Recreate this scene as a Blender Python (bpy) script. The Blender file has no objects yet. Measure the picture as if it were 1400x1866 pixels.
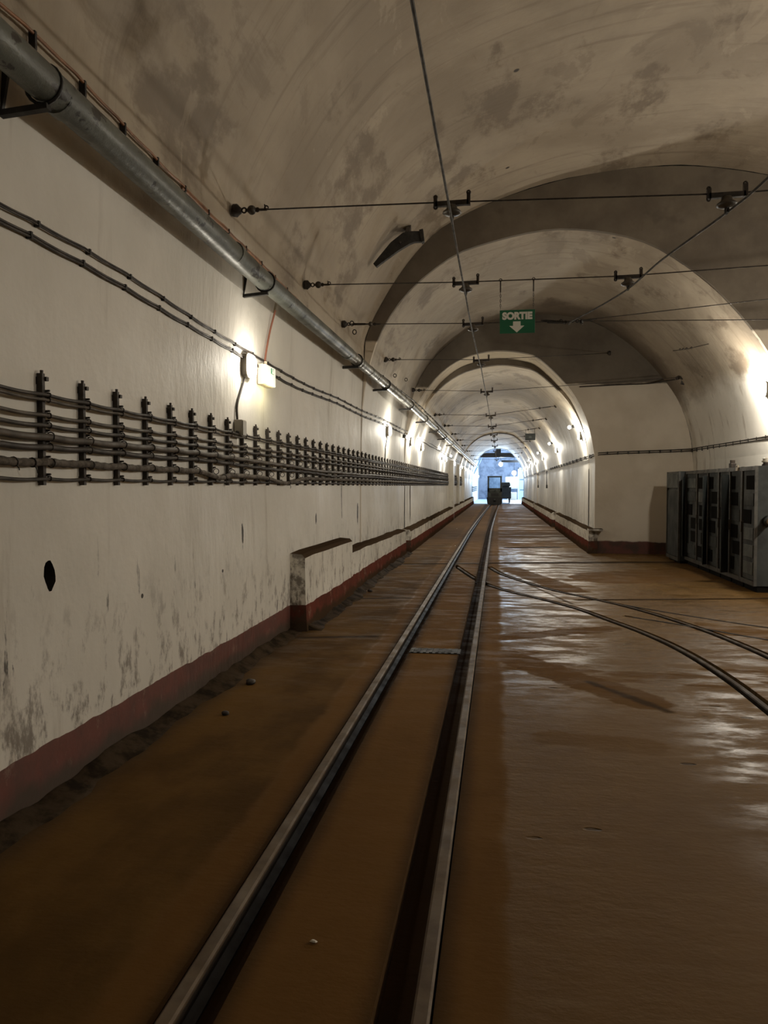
import bpy, bmesh, math, random
from mathutils import Vector, Matrix, noise
random.seed(7)
SC = bpy.context.scene
COL = SC.collection
PI = math.pi
V = Vector

# ------------------------------------------------------------------ camera
cam_d = bpy.data.cameras.new('camera')
cam_d.sensor_fit = 'HORIZONTAL'
cam_d.sensor_width = 36.0
cam_d.lens = 36.0
cam_d.clip_start = 0.05
cam_d.clip_end = 300
cam = bpy.data.objects.new('camera', cam_d)
COL.objects.link(cam)
pitch = math.atan(48 / 1400)
yaw = math.atan(207 / 1400 * math.cos(pitch))
cam.location = (0, 0, 1.35)
cam.rotation_euler = (PI / 2 - pitch, 0, yaw)
SC.camera = cam

# ------------------------------------------------------------------ world, exposure
w = bpy.data.worlds.new('world')
SC.world = w
w.use_nodes = True
w.node_tree.nodes['Background'].inputs[0].default_value = (0.02, 0.017, 0.013, 1)
w.node_tree.nodes['Background'].inputs[1].default_value = 0.3
SC.view_settings.view_transform = 'Standard'
SC.view_settings.look = 'None'
SC.view_settings.exposure = 0.0
SC.view_settings.gamma = 1.0
SC.view_settings.use_curve_mapping = False
SC.cycles.sample_clamp_indirect = 2.0
SC.cycles.max_bounces = 8
SC.cycles.diffuse_bounces = 5
SC.cycles.glossy_bounces = 3
SC.cycles.caustics_reflective = False
SC.cycles.caustics_refractive = False

WARM = (1.0, 0.925, 0.795)
SOFT = (1.0, 0.94, 0.80)
COOL = (0.62, 0.80, 1.0)
P_JUNCTION = 310     # lamps high on the junction wall, right of the camera
P_BAY = 100           # lamp on the right wall of the bay
P_NEAR = 11          # first bulkhead lamp on the left wall
P_LEFT = 27
P_RIGHT = 58
P_HALL = 1050

# ------------------------------------------------------------------ materials
def mat(name, base=(0.5, 0.5, 0.5), rough=0.6, metal=0.0, emit=None, strength=0):
    m = bpy.data.materials.new(name)
    m.use_nodes = True
    b = m.node_tree.nodes['Principled BSDF']
    b.inputs['Base Color'].default_value = (*base, 1)
    b.inputs['Roughness'].default_value = rough
    b.inputs['Metallic'].default_value = metal
    if emit:
        b.inputs['Emission Color'].default_value = (*emit, 1)
        b.inputs['Emission Strength'].default_value = strength
    return m


class NT:
    """small helper for node trees"""
    def __init__(s, m):
        s.t = m.node_tree
        s.b = s.t.nodes['Principled BSDF']
        s.pos = s.t.nodes.new('ShaderNodeTexCoord').outputs['Object']

    def link(s, a, b):
        s.t.links.new(a, b)

    def setin(s, sock, v):
        if isinstance(v, (int, float)):
            sock.default_value = v
        elif isinstance(v, (tuple, list)):
            sock.default_value = (*v, 1) if len(v) == 3 and sock.type == 'RGBA' else v
        else:
            s.link(v, sock)

    def noise(s, scale=(1, 1, 1), sc=1.0, detail=4, rough=0.55, dist=0.0, off=(0, 0, 0)):
        mp = s.t.nodes.new('ShaderNodeMapping')
        mp.inputs['Scale'].default_value = scale
        mp.inputs['Location'].default_value = off
        s.link(s.pos, mp.inputs['Vector'])
        n = s.t.nodes.new('ShaderNodeTexNoise')
        n.inputs['Scale'].default_value = sc
        n.inputs['Detail'].default_value = detail
        n.inputs['Roughness'].default_value = rough
        n.inputs['Distortion'].default_value = dist
        s.link(mp.outputs[0], n.inputs['Vector'])
        return n.outputs['Fac']

    def voro(s, scale=(1, 1, 1), sc=1.0):
        mp = s.t.nodes.new('ShaderNodeMapping')
        mp.inputs['Scale'].default_value = scale
        s.link(s.pos, mp.inputs['Vector'])
        n = s.t.nodes.new('ShaderNodeTexVoronoi')
        n.inputs['Scale'].default_value = sc
        s.link(mp.outputs[0], n.inputs['Vector'])
        return n.outputs['Distance']

    def ramp(s, x, a, b, lo=0.0, hi=1.0, smooth=True):
        n = s.t.nodes.new('ShaderNodeMapRange')
        n.interpolation_type = 'SMOOTHSTEP' if smooth else 'LINEAR'
        s.link(x, n.inputs['Value'])
        n.inputs['From Min'].default_value = a
        n.inputs['From Max'].default_value = b
        n.inputs['To Min'].default_value = lo
        n.inputs['To Max'].default_value = hi
        return n.outputs['Result']

    def m(s, op, a, b=0.0, c=None):
        n = s.t.nodes.new('ShaderNodeMath')
        n.operation = op
        s.setin(n.inputs[0], a)
        s.setin(n.inputs[1], b)
        if c is not None:
            s.setin(n.inputs[2], c)
        return n.outputs[0]

    def mix(s, f, a, b):
        n = s.t.nodes.new('ShaderNodeMix')
        n.data_type = 'RGBA'
        s.setin(n.inputs[0], f)
        s.setin(n.inputs[6], a)
        s.setin(n.inputs[7], b)
        return n.outputs[2]

    def xyz(s):
        n = s.t.nodes.new('ShaderNodeSeparateXYZ')
        s.link(s.pos, n.inputs[0])
        return n.outputs

    def normal(s):
        g = s.t.nodes.new('ShaderNodeNewGeometry')
        n = s.t.nodes.new('ShaderNodeSeparateXYZ')
        s.link(g.outputs['Normal'], n.inputs[0])
        return n.outputs

    def bump(s, h, strength=0.3, dist=0.02, prev=None):
        n = s.t.nodes.new('ShaderNodeBump')
        n.inputs['Strength'].default_value = strength
        n.inputs['Distance'].default_value = dist
        s.link(h, n.inputs['Height'])
        if prev is not None:
            s.link(prev, n.inputs['Normal'])
        return n.outputs[0]

    def out(s, col=None, rough=None, nor=None):
        if col is not None:
            s.setin(s.b.inputs['Base Color'], col)
        if rough is not None:
            s.setin(s.b.inputs['Roughness'], rough)
        if nor is not None:
            s.link(nor, s.b.inputs['Normal'])


CHIPS = [(5.55, .99, .022, .075), (7.92, 1.0, .03, .06), (10.4, .98, .05, .16), (3.9, .755, .014, .012), (5.13, .755, .018, .012), (6.33, .15, .02, .02), (9.3, 1.2, .02, .3)]


def whitewash(name, c1, c2, ledge=False):
    """lime-washed concrete: streaks, mould low down, red band at the foot"""
    m = mat(name)
    n = NT(m)
    x, y, z = n.xyz()
    big = n.noise(sc=0.9, detail=5)
    col = n.mix(n.ramp(big, 0.35, 0.7), c1, c2)
    # vertical run-off streaks
    st = n.noise((3.2, 3.2, 0.35), 1.6, 6, 0.62)
    stm = n.ramp(st, 0.56, 0.74)
    yfar = n.ramp(y, 6, 18, 0.35, 0.9)
    col = n.mix(n.m('MULTIPLY', stm, yfar), col, (0.30, 0.245, 0.175))
    # mould and scuffs in the lower metre
    low = n.ramp(z, 1.05, 0.25)
    sp = n.noise((1.6, 1.6, 0.8), 5.5, 8, 0.72)
    col = n.mix(n.m('MULTIPLY', n.m('MULTIPLY', n.ramp(sp, 0.50, 0.64), low), 0.85), col, (0.15, 0.12, 0.095))
    sc = n.noise((5, 5, 1.1), 2.4, 7, 0.7, off=(3, 1, 7))
    col = n.mix(n.m('MULTIPLY', n.ramp(sc, 0.62, 0.68), n.ramp(z, 1.25, 0.5)), col, (0.05, 0.042, 0.035))
    # small pits and bolt holes
    vo = n.voro(sc=1.9)
    col = n.mix(n.ramp(vo, 0.045, 0.03), col, (0.04, 0.032, 0.025))
    # knocked-out chips and gouges
    wn = n.noise(sc=16, detail=4)
    for (cy, cz, ry, rz) in CHIPS:
        q = n.m('SQRT', n.m('ADD', n.m('POWER', n.m('DIVIDE', n.m('SUBTRACT', y, cy), ry), 2.0), n.m('POWER', n.m('DIVIDE', n.m('SUBTRACT', z, cz), rz), 2.0)))
        q = n.m('ADD', q, n.m('MULTIPLY', n.m('SUBTRACT', wn, 0.5), 1.6))
        col = n.mix(n.m('MULTIPLY', n.ramp(q, 1.1, 0.8), n.m('LESS_THAN', x, 0.0)), col, (0.035, 0.028, 0.02))
    # painted red band at the foot with dirt below
    edge = n.m('ADD', 0.245, n.m('MULTIPLY', n.m('SUBTRACT', n.noise(sc=3.2, detail=3), 0.5), 0.05))
    band = n.m('LESS_THAN', z, edge)
    rn = n.noise(sc=6.0, detail=6, rough=0.7)
    red = n.mix(n.ramp(rn, 0.35, 0.7), (0.13, 0.040, 0.028), (0.085, 0.033, 0.024))
    red = n.mix(n.m('MULTIPLY', n.ramp(n.noise((1, 1, .6), 7.0, 7, 0.75, off=(9, 2, 1)), 0.56, 0.66), 0.55), red, (0.27, 0.19, 0.14))
    dirtm = n.ramp(n.m('ADD', z, n.m('MULTIPLY', n.m('SUBTRACT', n.noise(sc=4.0, detail=5, off=(4, 4, 4)), 0.5), 0.22)), 0.15, 0.07)
    red = n.mix(dirtm, red, (0.05, 0.031, 0.019))
    col = n.mix(band, col, red)
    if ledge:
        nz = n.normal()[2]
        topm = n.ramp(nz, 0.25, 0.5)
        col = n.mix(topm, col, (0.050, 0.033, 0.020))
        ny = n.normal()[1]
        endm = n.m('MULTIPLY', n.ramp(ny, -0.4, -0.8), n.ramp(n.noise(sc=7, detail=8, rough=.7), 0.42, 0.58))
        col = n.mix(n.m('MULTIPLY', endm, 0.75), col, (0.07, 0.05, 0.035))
    b1 = n.bump(n.noise(sc=2.2, detail=6), 0.35, 0.035)
    if ledge:
        n.b.inputs['Specular IOR Level'].default_value = 0.0
    b2 = n.bump(n.noise((1, 1, .5), 14, 5, 0.6), 0.18, 0.008, b1)
    b2 = n.bump(n.m('MULTIPLY', n.noise((1, 1, .28), 11, 6, 0.65), n.m('MULTIPLY', n.ramp(y, 3.9, 4.8), n.ramp(y, 6.1, 5.7))), 0.6, 0.02, b2)
    n.out(col, n.ramp(big, 0.3, 0.7, 0.5, 0.68), b2)
    return m


def vaultpaint(name, c1, c2, c3, arcs=0.5):
    m = mat(name)
    n = NT(m)
    x, y, z = n.xyz()
    big = n.noise(sc=0.55, detail=6, rough=0.62, dist=0.3)
    col = n.mix(n.ramp(big, 0.36, 0.66), c1, c2)
    mid = n.noise((1.1, 0.55, 1.1), 1.3, 7, 0.66, off=(5, 2, 8))
    col = n.mix(n.m('MULTIPLY', n.ramp(mid, 0.54, 0.64), 0.75), col, c3)
    sm = n.noise((1.3, 0.75, 1.3), 0.75, 8, 0.7, dist=1.2, off=(1, 5, 2))
    col = n.mix(n.m('MULTIPLY', n.ramp(sm, 0.55, 0.62), 0.36), col, c3)
    col = n.mix(n.m('MULTIPLY', n.ramp(sm, 0.40, 0.36), 0.35), col, (min(1, c1[0] * 1.22), min(1, c1[1] * 1.22), min(1, c1[2] * 1.22)))
    # brush and board marks running round the vault
    br = n.noise((0.35, 5.5, 0.35), 1.4, 6, 0.65, dist=0.2)
    col = n.mix(n.m('MULTIPLY', n.ramp(br, 0.54, 0.72), arcs), col, c3)
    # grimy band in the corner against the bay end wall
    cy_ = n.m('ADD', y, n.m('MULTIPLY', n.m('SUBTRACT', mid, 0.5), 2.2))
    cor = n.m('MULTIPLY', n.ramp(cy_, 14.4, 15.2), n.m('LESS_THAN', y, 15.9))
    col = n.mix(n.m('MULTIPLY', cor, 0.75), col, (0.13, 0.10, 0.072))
    vo = n.voro(sc=0.8)
    col = n.mix(n.ramp(vo, 0.03, 0.018), col, (0.04, 0.032, 0.025))
    # paler lime wash on the lower wall
    zone = n.ramp(n.m('ADD', z, n.m('MULTIPLY', n.m('SUBTRACT', mid, 0.5), 0.7)), 3.15, 2.75)
    wbig = n.noise(sc=0.9, detail=5)
    wash = n.mix(n.ramp(wbig, 0.35, 0.7), WASH1, WASH2)
    st = n.noise((3.2, 3.2, 0.35), 1.6, 6, 0.62)
    wash = n.mix(n.m('MULTIPLY', n.ramp(st, 0.56, 0.74), n.ramp(y, 6, 18, 0.35, 0.9)), wash, (0.30, 0.25, 0.19))
    col = n.mix(zone, col, wash)
    b1 = n.bump(n.noise(sc=2.2, detail=6), 0.4, 0.04)
    inv = n.m('SUBTRACT', 1.0, n.m('MULTIPLY', zone, 0.85))
    b2 = n.bump(n.m('MULTIPLY', n.noise((0.6, 2.2, 0.6), 4.5, 6, 0.6), inv), 0.35, 0.02, b1)
    pe = n.m('MULTIPLY', n.m('MULTIPLY', n.ramp(y, 3.9, 4.8), n.ramp(y, 6.1, 5.7)), n.ramp(z, 3.0, 2.7))
    b2 = n.bump(n.m('MULTIPLY', n.noise((1, 1, .28), 11, 6, 0.65), pe), 0.6, 0.02, b2)
    n.out(col, 0.62, b2)
    return m


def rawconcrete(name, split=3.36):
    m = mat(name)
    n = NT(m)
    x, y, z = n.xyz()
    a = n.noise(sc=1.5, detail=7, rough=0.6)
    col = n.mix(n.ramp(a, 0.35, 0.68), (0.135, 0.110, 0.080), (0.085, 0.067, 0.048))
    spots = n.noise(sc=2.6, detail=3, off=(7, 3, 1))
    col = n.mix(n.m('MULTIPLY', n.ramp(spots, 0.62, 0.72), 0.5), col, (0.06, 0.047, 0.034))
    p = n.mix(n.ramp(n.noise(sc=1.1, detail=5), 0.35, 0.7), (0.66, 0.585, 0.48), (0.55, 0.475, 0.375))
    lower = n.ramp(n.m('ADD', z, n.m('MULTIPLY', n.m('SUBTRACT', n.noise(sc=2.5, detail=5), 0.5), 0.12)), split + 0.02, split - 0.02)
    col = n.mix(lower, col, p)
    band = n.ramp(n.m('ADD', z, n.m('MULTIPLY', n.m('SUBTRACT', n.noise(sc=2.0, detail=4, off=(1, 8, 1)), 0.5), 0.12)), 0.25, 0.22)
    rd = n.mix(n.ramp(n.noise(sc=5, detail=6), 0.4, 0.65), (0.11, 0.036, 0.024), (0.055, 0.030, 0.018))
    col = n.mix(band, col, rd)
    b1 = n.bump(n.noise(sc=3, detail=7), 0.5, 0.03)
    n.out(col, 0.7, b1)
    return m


def metal_dirty(name, c1, c2, rough=0.5, metal=0.4, sc=14, bump=0.15):
    m = mat(name, c1, rough, metal)
    n = NT(m)
    a = n.noise(sc=sc, detail=6, rough=0.65)
    n.out(n.mix(n.ramp(a, 0.4, 0.65), c1, c2), n.ramp(a, 0.3, 0.7, rough - 0.1, rough + 0.15),
          n.bump(n.noise(sc=sc * 3, detail=4), bump, 0.003))
    return m


WASH1 = (0.77, 0.735, 0.665)
WASH2 = (0.655, 0.625, 0.56)
M = {}
M['wall'] = whitewash('limewash_wall', WASH1, WASH2)
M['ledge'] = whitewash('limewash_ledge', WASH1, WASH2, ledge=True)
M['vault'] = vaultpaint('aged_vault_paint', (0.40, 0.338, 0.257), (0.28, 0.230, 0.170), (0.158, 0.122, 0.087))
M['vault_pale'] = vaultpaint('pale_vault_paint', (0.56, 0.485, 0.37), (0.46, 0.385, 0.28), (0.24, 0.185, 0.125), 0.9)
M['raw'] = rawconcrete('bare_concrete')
M['rust'] = metal_dirty('rusty_dark_steel', (0.045, 0.034, 0.026), (0.022, 0.018, 0.015), 0.6, 0.3)
M['black'] = metal_dirty('black_iron', (0.022, 0.019, 0.016), (0.012, 0.011, 0.010), 0.6, 0.2)
M['cable'] = metal_dirty('grey_brown_cable_sheath', (0.085, 0.066, 0.048), (0.045, 0.036, 0.027), 0.6, 0.0, 9)
M['cable_dark'] = metal_dirty('dark_cable_sheath', (0.045, 0.035, 0.027), (0.025, 0.020, 0.016), 0.6, 0.0, 9)
M['cable_wrap'] = metal_dirty('cloth_wrapped_cable', (0.12, 0.10, 0.08), (0.05, 0.04, 0.03), 0.85, 0.0, 22, 0.8)
M['orange'] = metal_dirty('orange_brown_cable', (0.26, 0.115, 0.05), (0.15, 0.065, 0.03), 0.45, 0.0, 5)
M['pinkish'] = metal_dirty('reddish_conduit', (0.36, 0.15, 0.10), (0.27, 0.11, 0.07), 0.45, 0.0, 5)
M['copper'] = metal_dirty('tarnished_wire', (0.034, 0.027, 0.019), (0.020, 0.016, 0.012), 0.6, 0.1)
M['porcelain'] = metal_dirty('dusty_porcelain', (0.060, 0.048, 0.034), (0.032, 0.025, 0.018), 0.45, 0.0)
M['porcelain_white'] = mat('white_porcelain', (0.62, 0.57, 0.47), 0.35)
M['steel_rail'] = metal_dirty('worn_rail_steel', (0.115, 0.088, 0.060), (0.075, 0.055, 0.036), 0.55, 0.1, 8)
M['steel_rail_rust'] = metal_dirty('rusted_rail_steel', (0.07, 0.042, 0.022), (0.04, 0.025, 0.014), 0.65, 0.05, 8)
M['cab'] = metal_dirty('blue_grey_cabinet_paint', (0.028, 0.033, 0.032), (0.018, 0.021, 0.020), 0.65, 0.1, 3)
M['cab_light'] = metal_dirty('pale_cabinet_panel', (0.070, 0.080, 0.074), (0.048, 0.055, 0.052), 0.5, 0.1, 4)
M['cab_edge'] = metal_dirty('worn_cabinet_frame', (0.075, 0.072, 0.063), (0.048, 0.045, 0.039), 0.5, 0.2, 5)
M['dark'] = mat('recess_shade_black', (0.006, 0.0055, 0.005), 0.95)  # near-black: shade painted into the cabinet openings, also the plinth colour
M['dark'].node_tree.nodes['Principled BSDF'].inputs['Specular IOR Level'].default_value = 0.1
M['sign_green'] = mat('sign_green', (0.010, 0.115, 0.055), 0.5)
M['sign_white'] = mat('sign_white', (0.75, 0.73, 0.68), 0.5)
M['beige'] = mat('beige_enamel', (0.62, 0.52, 0.38), 0.4)
M['grey_plastic'] = mat('grey_plastic', (0.30, 0.27, 0.22), 0.45)
M['lens'] = mat('lit_lamp_glass', (0.9, 0.88, 0.8), 0.3, 0, SOFT, 14)
M['lens_hall'] = mat('lit_cool_lamp_glass', (0.9, 0.9, 0.9), 0.3, 0, (0.82, 0.91, 1.0), 16)
M['lens_exit'] = mat('lit_exit_diffuser', (0.62, 0.62, 0.58), 0.4, 0, (1.0, 0.97, 0.82), .55)
M['exit_green'] = mat('exit_pictogram_green', (0.02, 0.16, 0.07), 0.4, 0, (0.10, 0.55, 0.28), 0.25)
M['loco'] = metal_dirty('dark_green_loco_paint', (0.028, 0.035, 0.026), (0.016, 0.019, 0.015), 0.4, 0.1, 4)
M['loco_black'] = mat('loco_black', (0.010, 0.010, 0.010), 0.6)
M['glass'] = mat('window_glass', (0.8, 0.9, 0.9), 0.05)
M['glass'].node_tree.nodes['Principled BSDF'].inputs['Transmission Weight'].default_value = 1.0
M['glass'].node_tree.nodes['Principled BSDF'].inputs['IOR'].default_value = 1.05
M['blue_paint'] = mat('pale_blue_paint', (0.45, 0.58, 0.68), 0.5)
M['hall'] = mat('hall_whitewash', (0.60, 0.64, 0.68), 0.7)
M['hall_ceiling'] = metal_dirty('hall_vault_rubble', (0.56, 0.61, 0.70), (0.30, 0.34, 0.43), 0.7, 0, 1.3)
M['hall_floor'] = mat('hall_floor_paint', (0.26, 0.32, 0.40), 0.5)
M['beam'] = mat('dark_steel_beam', (0.035, 0.030, 0.026), 0.55)
M['paper'] = mat('pale_litter', (0.62, 0.58, 0.50), 0.7)

# painted, flaking pipe
m = M['pipe'] = mat('flaking_grey_pipe_paint', (0.2, 0.21, 0.19), 0.35, 0.0)
n = NT(m)
a = n.noise(sc=3, detail=5)
c = n.mix(n.ramp(a, 0.35, 0.65), (0.125, 0.134, 0.116), (0.078, 0.083, 0.072))
fl = n.noise((1, .7, 1), 9, 5, 0.6, off=(2, 2, 2))
c = n.mix(n.ramp(fl, 0.585, 0.605), c, (0.018, 0.016, 0.014))
n.out(c, n.ramp(a, 0.3, 0.7, 0.34, 0.5), n.bump(n.noise(sc=24, detail=5, rough=.6), 0.5, 0.006))
M['pipe_clad'] = metal_dirty('dull_aluminium_cladding', (0.26, 0.25, 0.22), (0.14, 0.135, 0.115), 0.42, 0.55, 10, 0.3)

# floor: rust-brown rail bed, worn damp concrete to the right
m = M['floor'] = mat('damp_worn_concrete')
n = NT(m)
x, y, z = n.xyz()
wob = n.m('MULTIPLY', n.m('SUBTRACT', n.noise(sc=1.6, detail=6, rough=.65), 0.5), 0.16)
xw = n.m('ADD', x, wob)
bed = n.m('MULTIPLY', n.ramp(xw, -1.06, -0.98), n.ramp(xw, 0.06, 0.0))
big = n.noise((1, .5, 1), 0.7, 6, 0.6)
fine = n.noise((0.55, 2.4, 1), 4.5, 8, 0.68)
c_bed = n.mix(n.ramp(big, 0.35, 0.68), (0.142, 0.074, 0.021), (0.106, 0.053, 0.0135))
c_con = n.mix(n.ramp(big, 0.35, 0.68), (0.150, 0.082, 0.021), (0.110, 0.058, 0.0145))
c_con = n.mix(n.m('MULTIPLY', n.ramp(fine, 0.52, 0.68), 0.45), c_con, (0.17, 0.108, 0.045))
c_left = n.mix(n.ramp(n.noise((1, .6, 1), 1.3, 6, .6, off=(3, 3, 0)), 0.35, 0.65), (0.128, 0.070, 0.019), (0.070, 0.037, 0.010))
c_con = n.mix(n.ramp(xw, -0.95, -1.05), c_con, c_left)
# silt lying in patches over the concrete
sl = n.noise((0.55, 1.0, 1), 0.75, 5, 0.6, dist=0.4, off=(6.3, 1.7, 0))
silt = n.m('MULTIPLY', n.ramp(sl, 0.60, 0.63), 0.8)
en = n.m('MULTIPLY', n.m('SUBTRACT', n.noise((1, 1.6, 1), 4.0, 6, 0.7, off=(8, 8, 0)), 0.5), 0.26)
for (ax_, ay_, bx_, by_, wd_) in ((.22, 12.6, .95, 10.1, .20), (.0, 6.85, 1.05, 7.45, .13), (.05, 6.15, .92, 4.95, .17), (.3, 4.15, .75, 4.1, .12), (1.75, 11.6, 3.1, 12.4, .7)):
    dx_, dy_ = bx_ - ax_, by_ - ay_
    l2 = dx_ * dx_ + dy_ * dy_
    tt = n.m('MINIMUM', n.m('MAXIMUM', n.m('ADD', n.m('MULTIPLY', n.m('SUBTRACT', x, ax_), dx_ / l2), n.m('MULTIPLY', n.m('SUBTRACT', y, ay_), dy_ / l2)), 0.0), 1.0)
    ex_ = n.m('SUBTRACT', n.m('SUBTRACT', x, ax_), n.m('MULTIPLY', tt, dx_))
    ey_ = n.m('SUBTRACT', n.m('SUBTRACT', y, ay_), n.m('MULTIPLY', tt, dy_))
    dd = n.m('ADD', n.m('SQRT', n.m('ADD', n.m('MULTIPLY', ex_, ex_), n.m('MULTIPLY', ey_, ey_))), en)
    silt = n.m('MAXIMUM', silt, n.ramp(dd, wd_ + .02, wd_ - .02))
silt = n.m('MULTIPLY', silt, n.ramp(y, 3.6, 5.0))
farn = n.noise((0.25, 1.1, 1), 1.4, 4, 0.6, off=(3, 3, 0))
silt = n.m('MAXIMUM', silt, n.m('MULTIPLY', n.ramp(y, 15.0, 19.0), n.ramp(farn, 0.60, 0.52)))
jl = None
for (ax_, ay_, bx_, by_, wd_) in ((-1.6, 13.1, .23, 13.55, .09), (.23, 13.55, 3.9, 14.3, .17), (.95, 9.28, 3.2, 9.72, .06), (3.2, 9.72, 5.9, 10.0, .08), (.35, 16.9, 1.2, 17.2, .22), (.4, 10.75, .85, 8.95, .02), (.62, 5.4, 1.02, 4.75, .035), (-1.75, 6.6, -1.1, 6.75, .05), (-1.7, 9.0, -1.05, 9.15, .05)):
    dx_, dy_ = bx_ - ax_, by_ - ay_
    l2 = dx_ * dx_ + dy_ * dy_
    tt = n.m('MINIMUM', n.m('MAXIMUM', n.m('ADD', n.m('MULTIPLY', n.m('SUBTRACT', x, ax_), dx_ / l2), n.m('MULTIPLY', n.m('SUBTRACT', y, ay_), dy_ / l2)), 0.0), 1.0)
    ex_ = n.m('SUBTRACT', n.m('SUBTRACT', x, ax_), n.m('MULTIPLY', tt, dx_))
    ey_ = n.m('SUBTRACT', n.m('SUBTRACT', y, ay_), n.m('MULTIPLY', tt, dy_))
    dd = n.m('ADD', n.m('SQRT', n.m('ADD', n.m('MULTIPLY', ex_, ex_), n.m('MULTIPLY', ey_, ey_))), n.m('MULTIPLY', en, 0.35))
    q = n.ramp(dd, wd_ + .02, wd_ - .03)
    jl = q if jl is None else n.m('MAXIMUM', jl, q)
c_con = n.mix(n.m('MULTIPLY', silt, 0.9), c_con, (0.112, 0.058, 0.018))
silt = n.m('MAXIMUM', silt, jl)
col = n.mix(bed, c_con, c_bed)
col = n.mix(n.m('MULTIPLY', jl, 0.85), col, (0.030, 0.017, 0.007))
# chips and gouges
ch = n.voro((1.0, 2.2, 1), 2.3)
chn = n.noise(sc=1.3, detail=2, off=(2, 9, 0))
chips = n.m('MULTIPLY', n.ramp(n.m('ADD', ch, n.m('MULTIPLY', n.noise(sc=9, detail=3), 0.12)), 0.155, 0.12), n.ramp(chn, 0.44, 0.52))
chips = n.m('MULTIPLY', chips, n.ramp(xw, 0.1, 0.2))
col = n.mix(n.m('MULTIPLY', chips, 0.75), col, (0.045, 0.026, 0.012))
# black grime along the left wall foot, darker strips beside the rails
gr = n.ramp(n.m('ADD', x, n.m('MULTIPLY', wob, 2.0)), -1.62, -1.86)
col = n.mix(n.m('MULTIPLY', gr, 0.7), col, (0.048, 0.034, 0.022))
near_rail = n.m('MAXIMUM', n.ramp(n.m('ABSOLUTE', n.m('SUBTRACT', n.m('ADD', x, n.m('MULTIPLY', wob, .35)), -0.775)), 0.16, 0.06),
                n.ramp(n.m('ABSOLUTE', n.m('SUBTRACT', n.m('ADD', x, n.m('MULTIPLY', wob, .35)), -0.225)), 0.16, 0.06))
col = n.mix(n.m('MULTIPLY', near_rail, 0.75), col, (0.030, 0.018, 0.009))
wet = n.ramp(n.noise((0.7, 1.8, 1), 2.6, 8, 0.72, off=(1, 1, 0)), 0.42, 0.60)
wet = n.m('MULTIPLY', wet, n.m('MAXIMUM', n.ramp(y, 3.8, 6.2), n.ramp(n.m('ADD', x, wob), .75, 1.2)))
wet = n.m('MULTIPLY', wet, n.ramp(y, 15, 22, 1.0, 0.6))
ro_con = n.m('ADD', 0.66, n.m('MULTIPLY', wet, -0.36))
ro = n.m('ADD', ro_con, n.m('MULTIPLY', n.m('MAXIMUM', n.m('MULTIPLY', silt, .9), n.m('MAXIMUM', bed, n.ramp(xw, -0.95, -1.05))), 0.40))
ro = n.m('MINIMUM', ro, 0.9)
bb = n.bump(n.noise((0.75, 1.3, 1), 6.5, 7, 0.62), 0.35, 0.014)
bb = n.bump(n.noise((0.9, 1.5, 1), 34, 4, 0.6), 0.3, 0.004, bb)
bb = n.bump(n.m('MULTIPLY', chips, -1.0), 0.7, 0.02, bb)
n.out(col, ro, bb)
dry = n.m('MAXIMUM', bed, n.m('MAXIMUM', silt, n.ramp(xw, -0.95, -1.05)))
n.link(n.m('SUBTRACT', n.m('ADD', 0.15, n.m('MULTIPLY', wet, 0.13)), n.m('MULTIPLY', dry, 0.09)), n.b.inputs['Specular IOR Level'])

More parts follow.
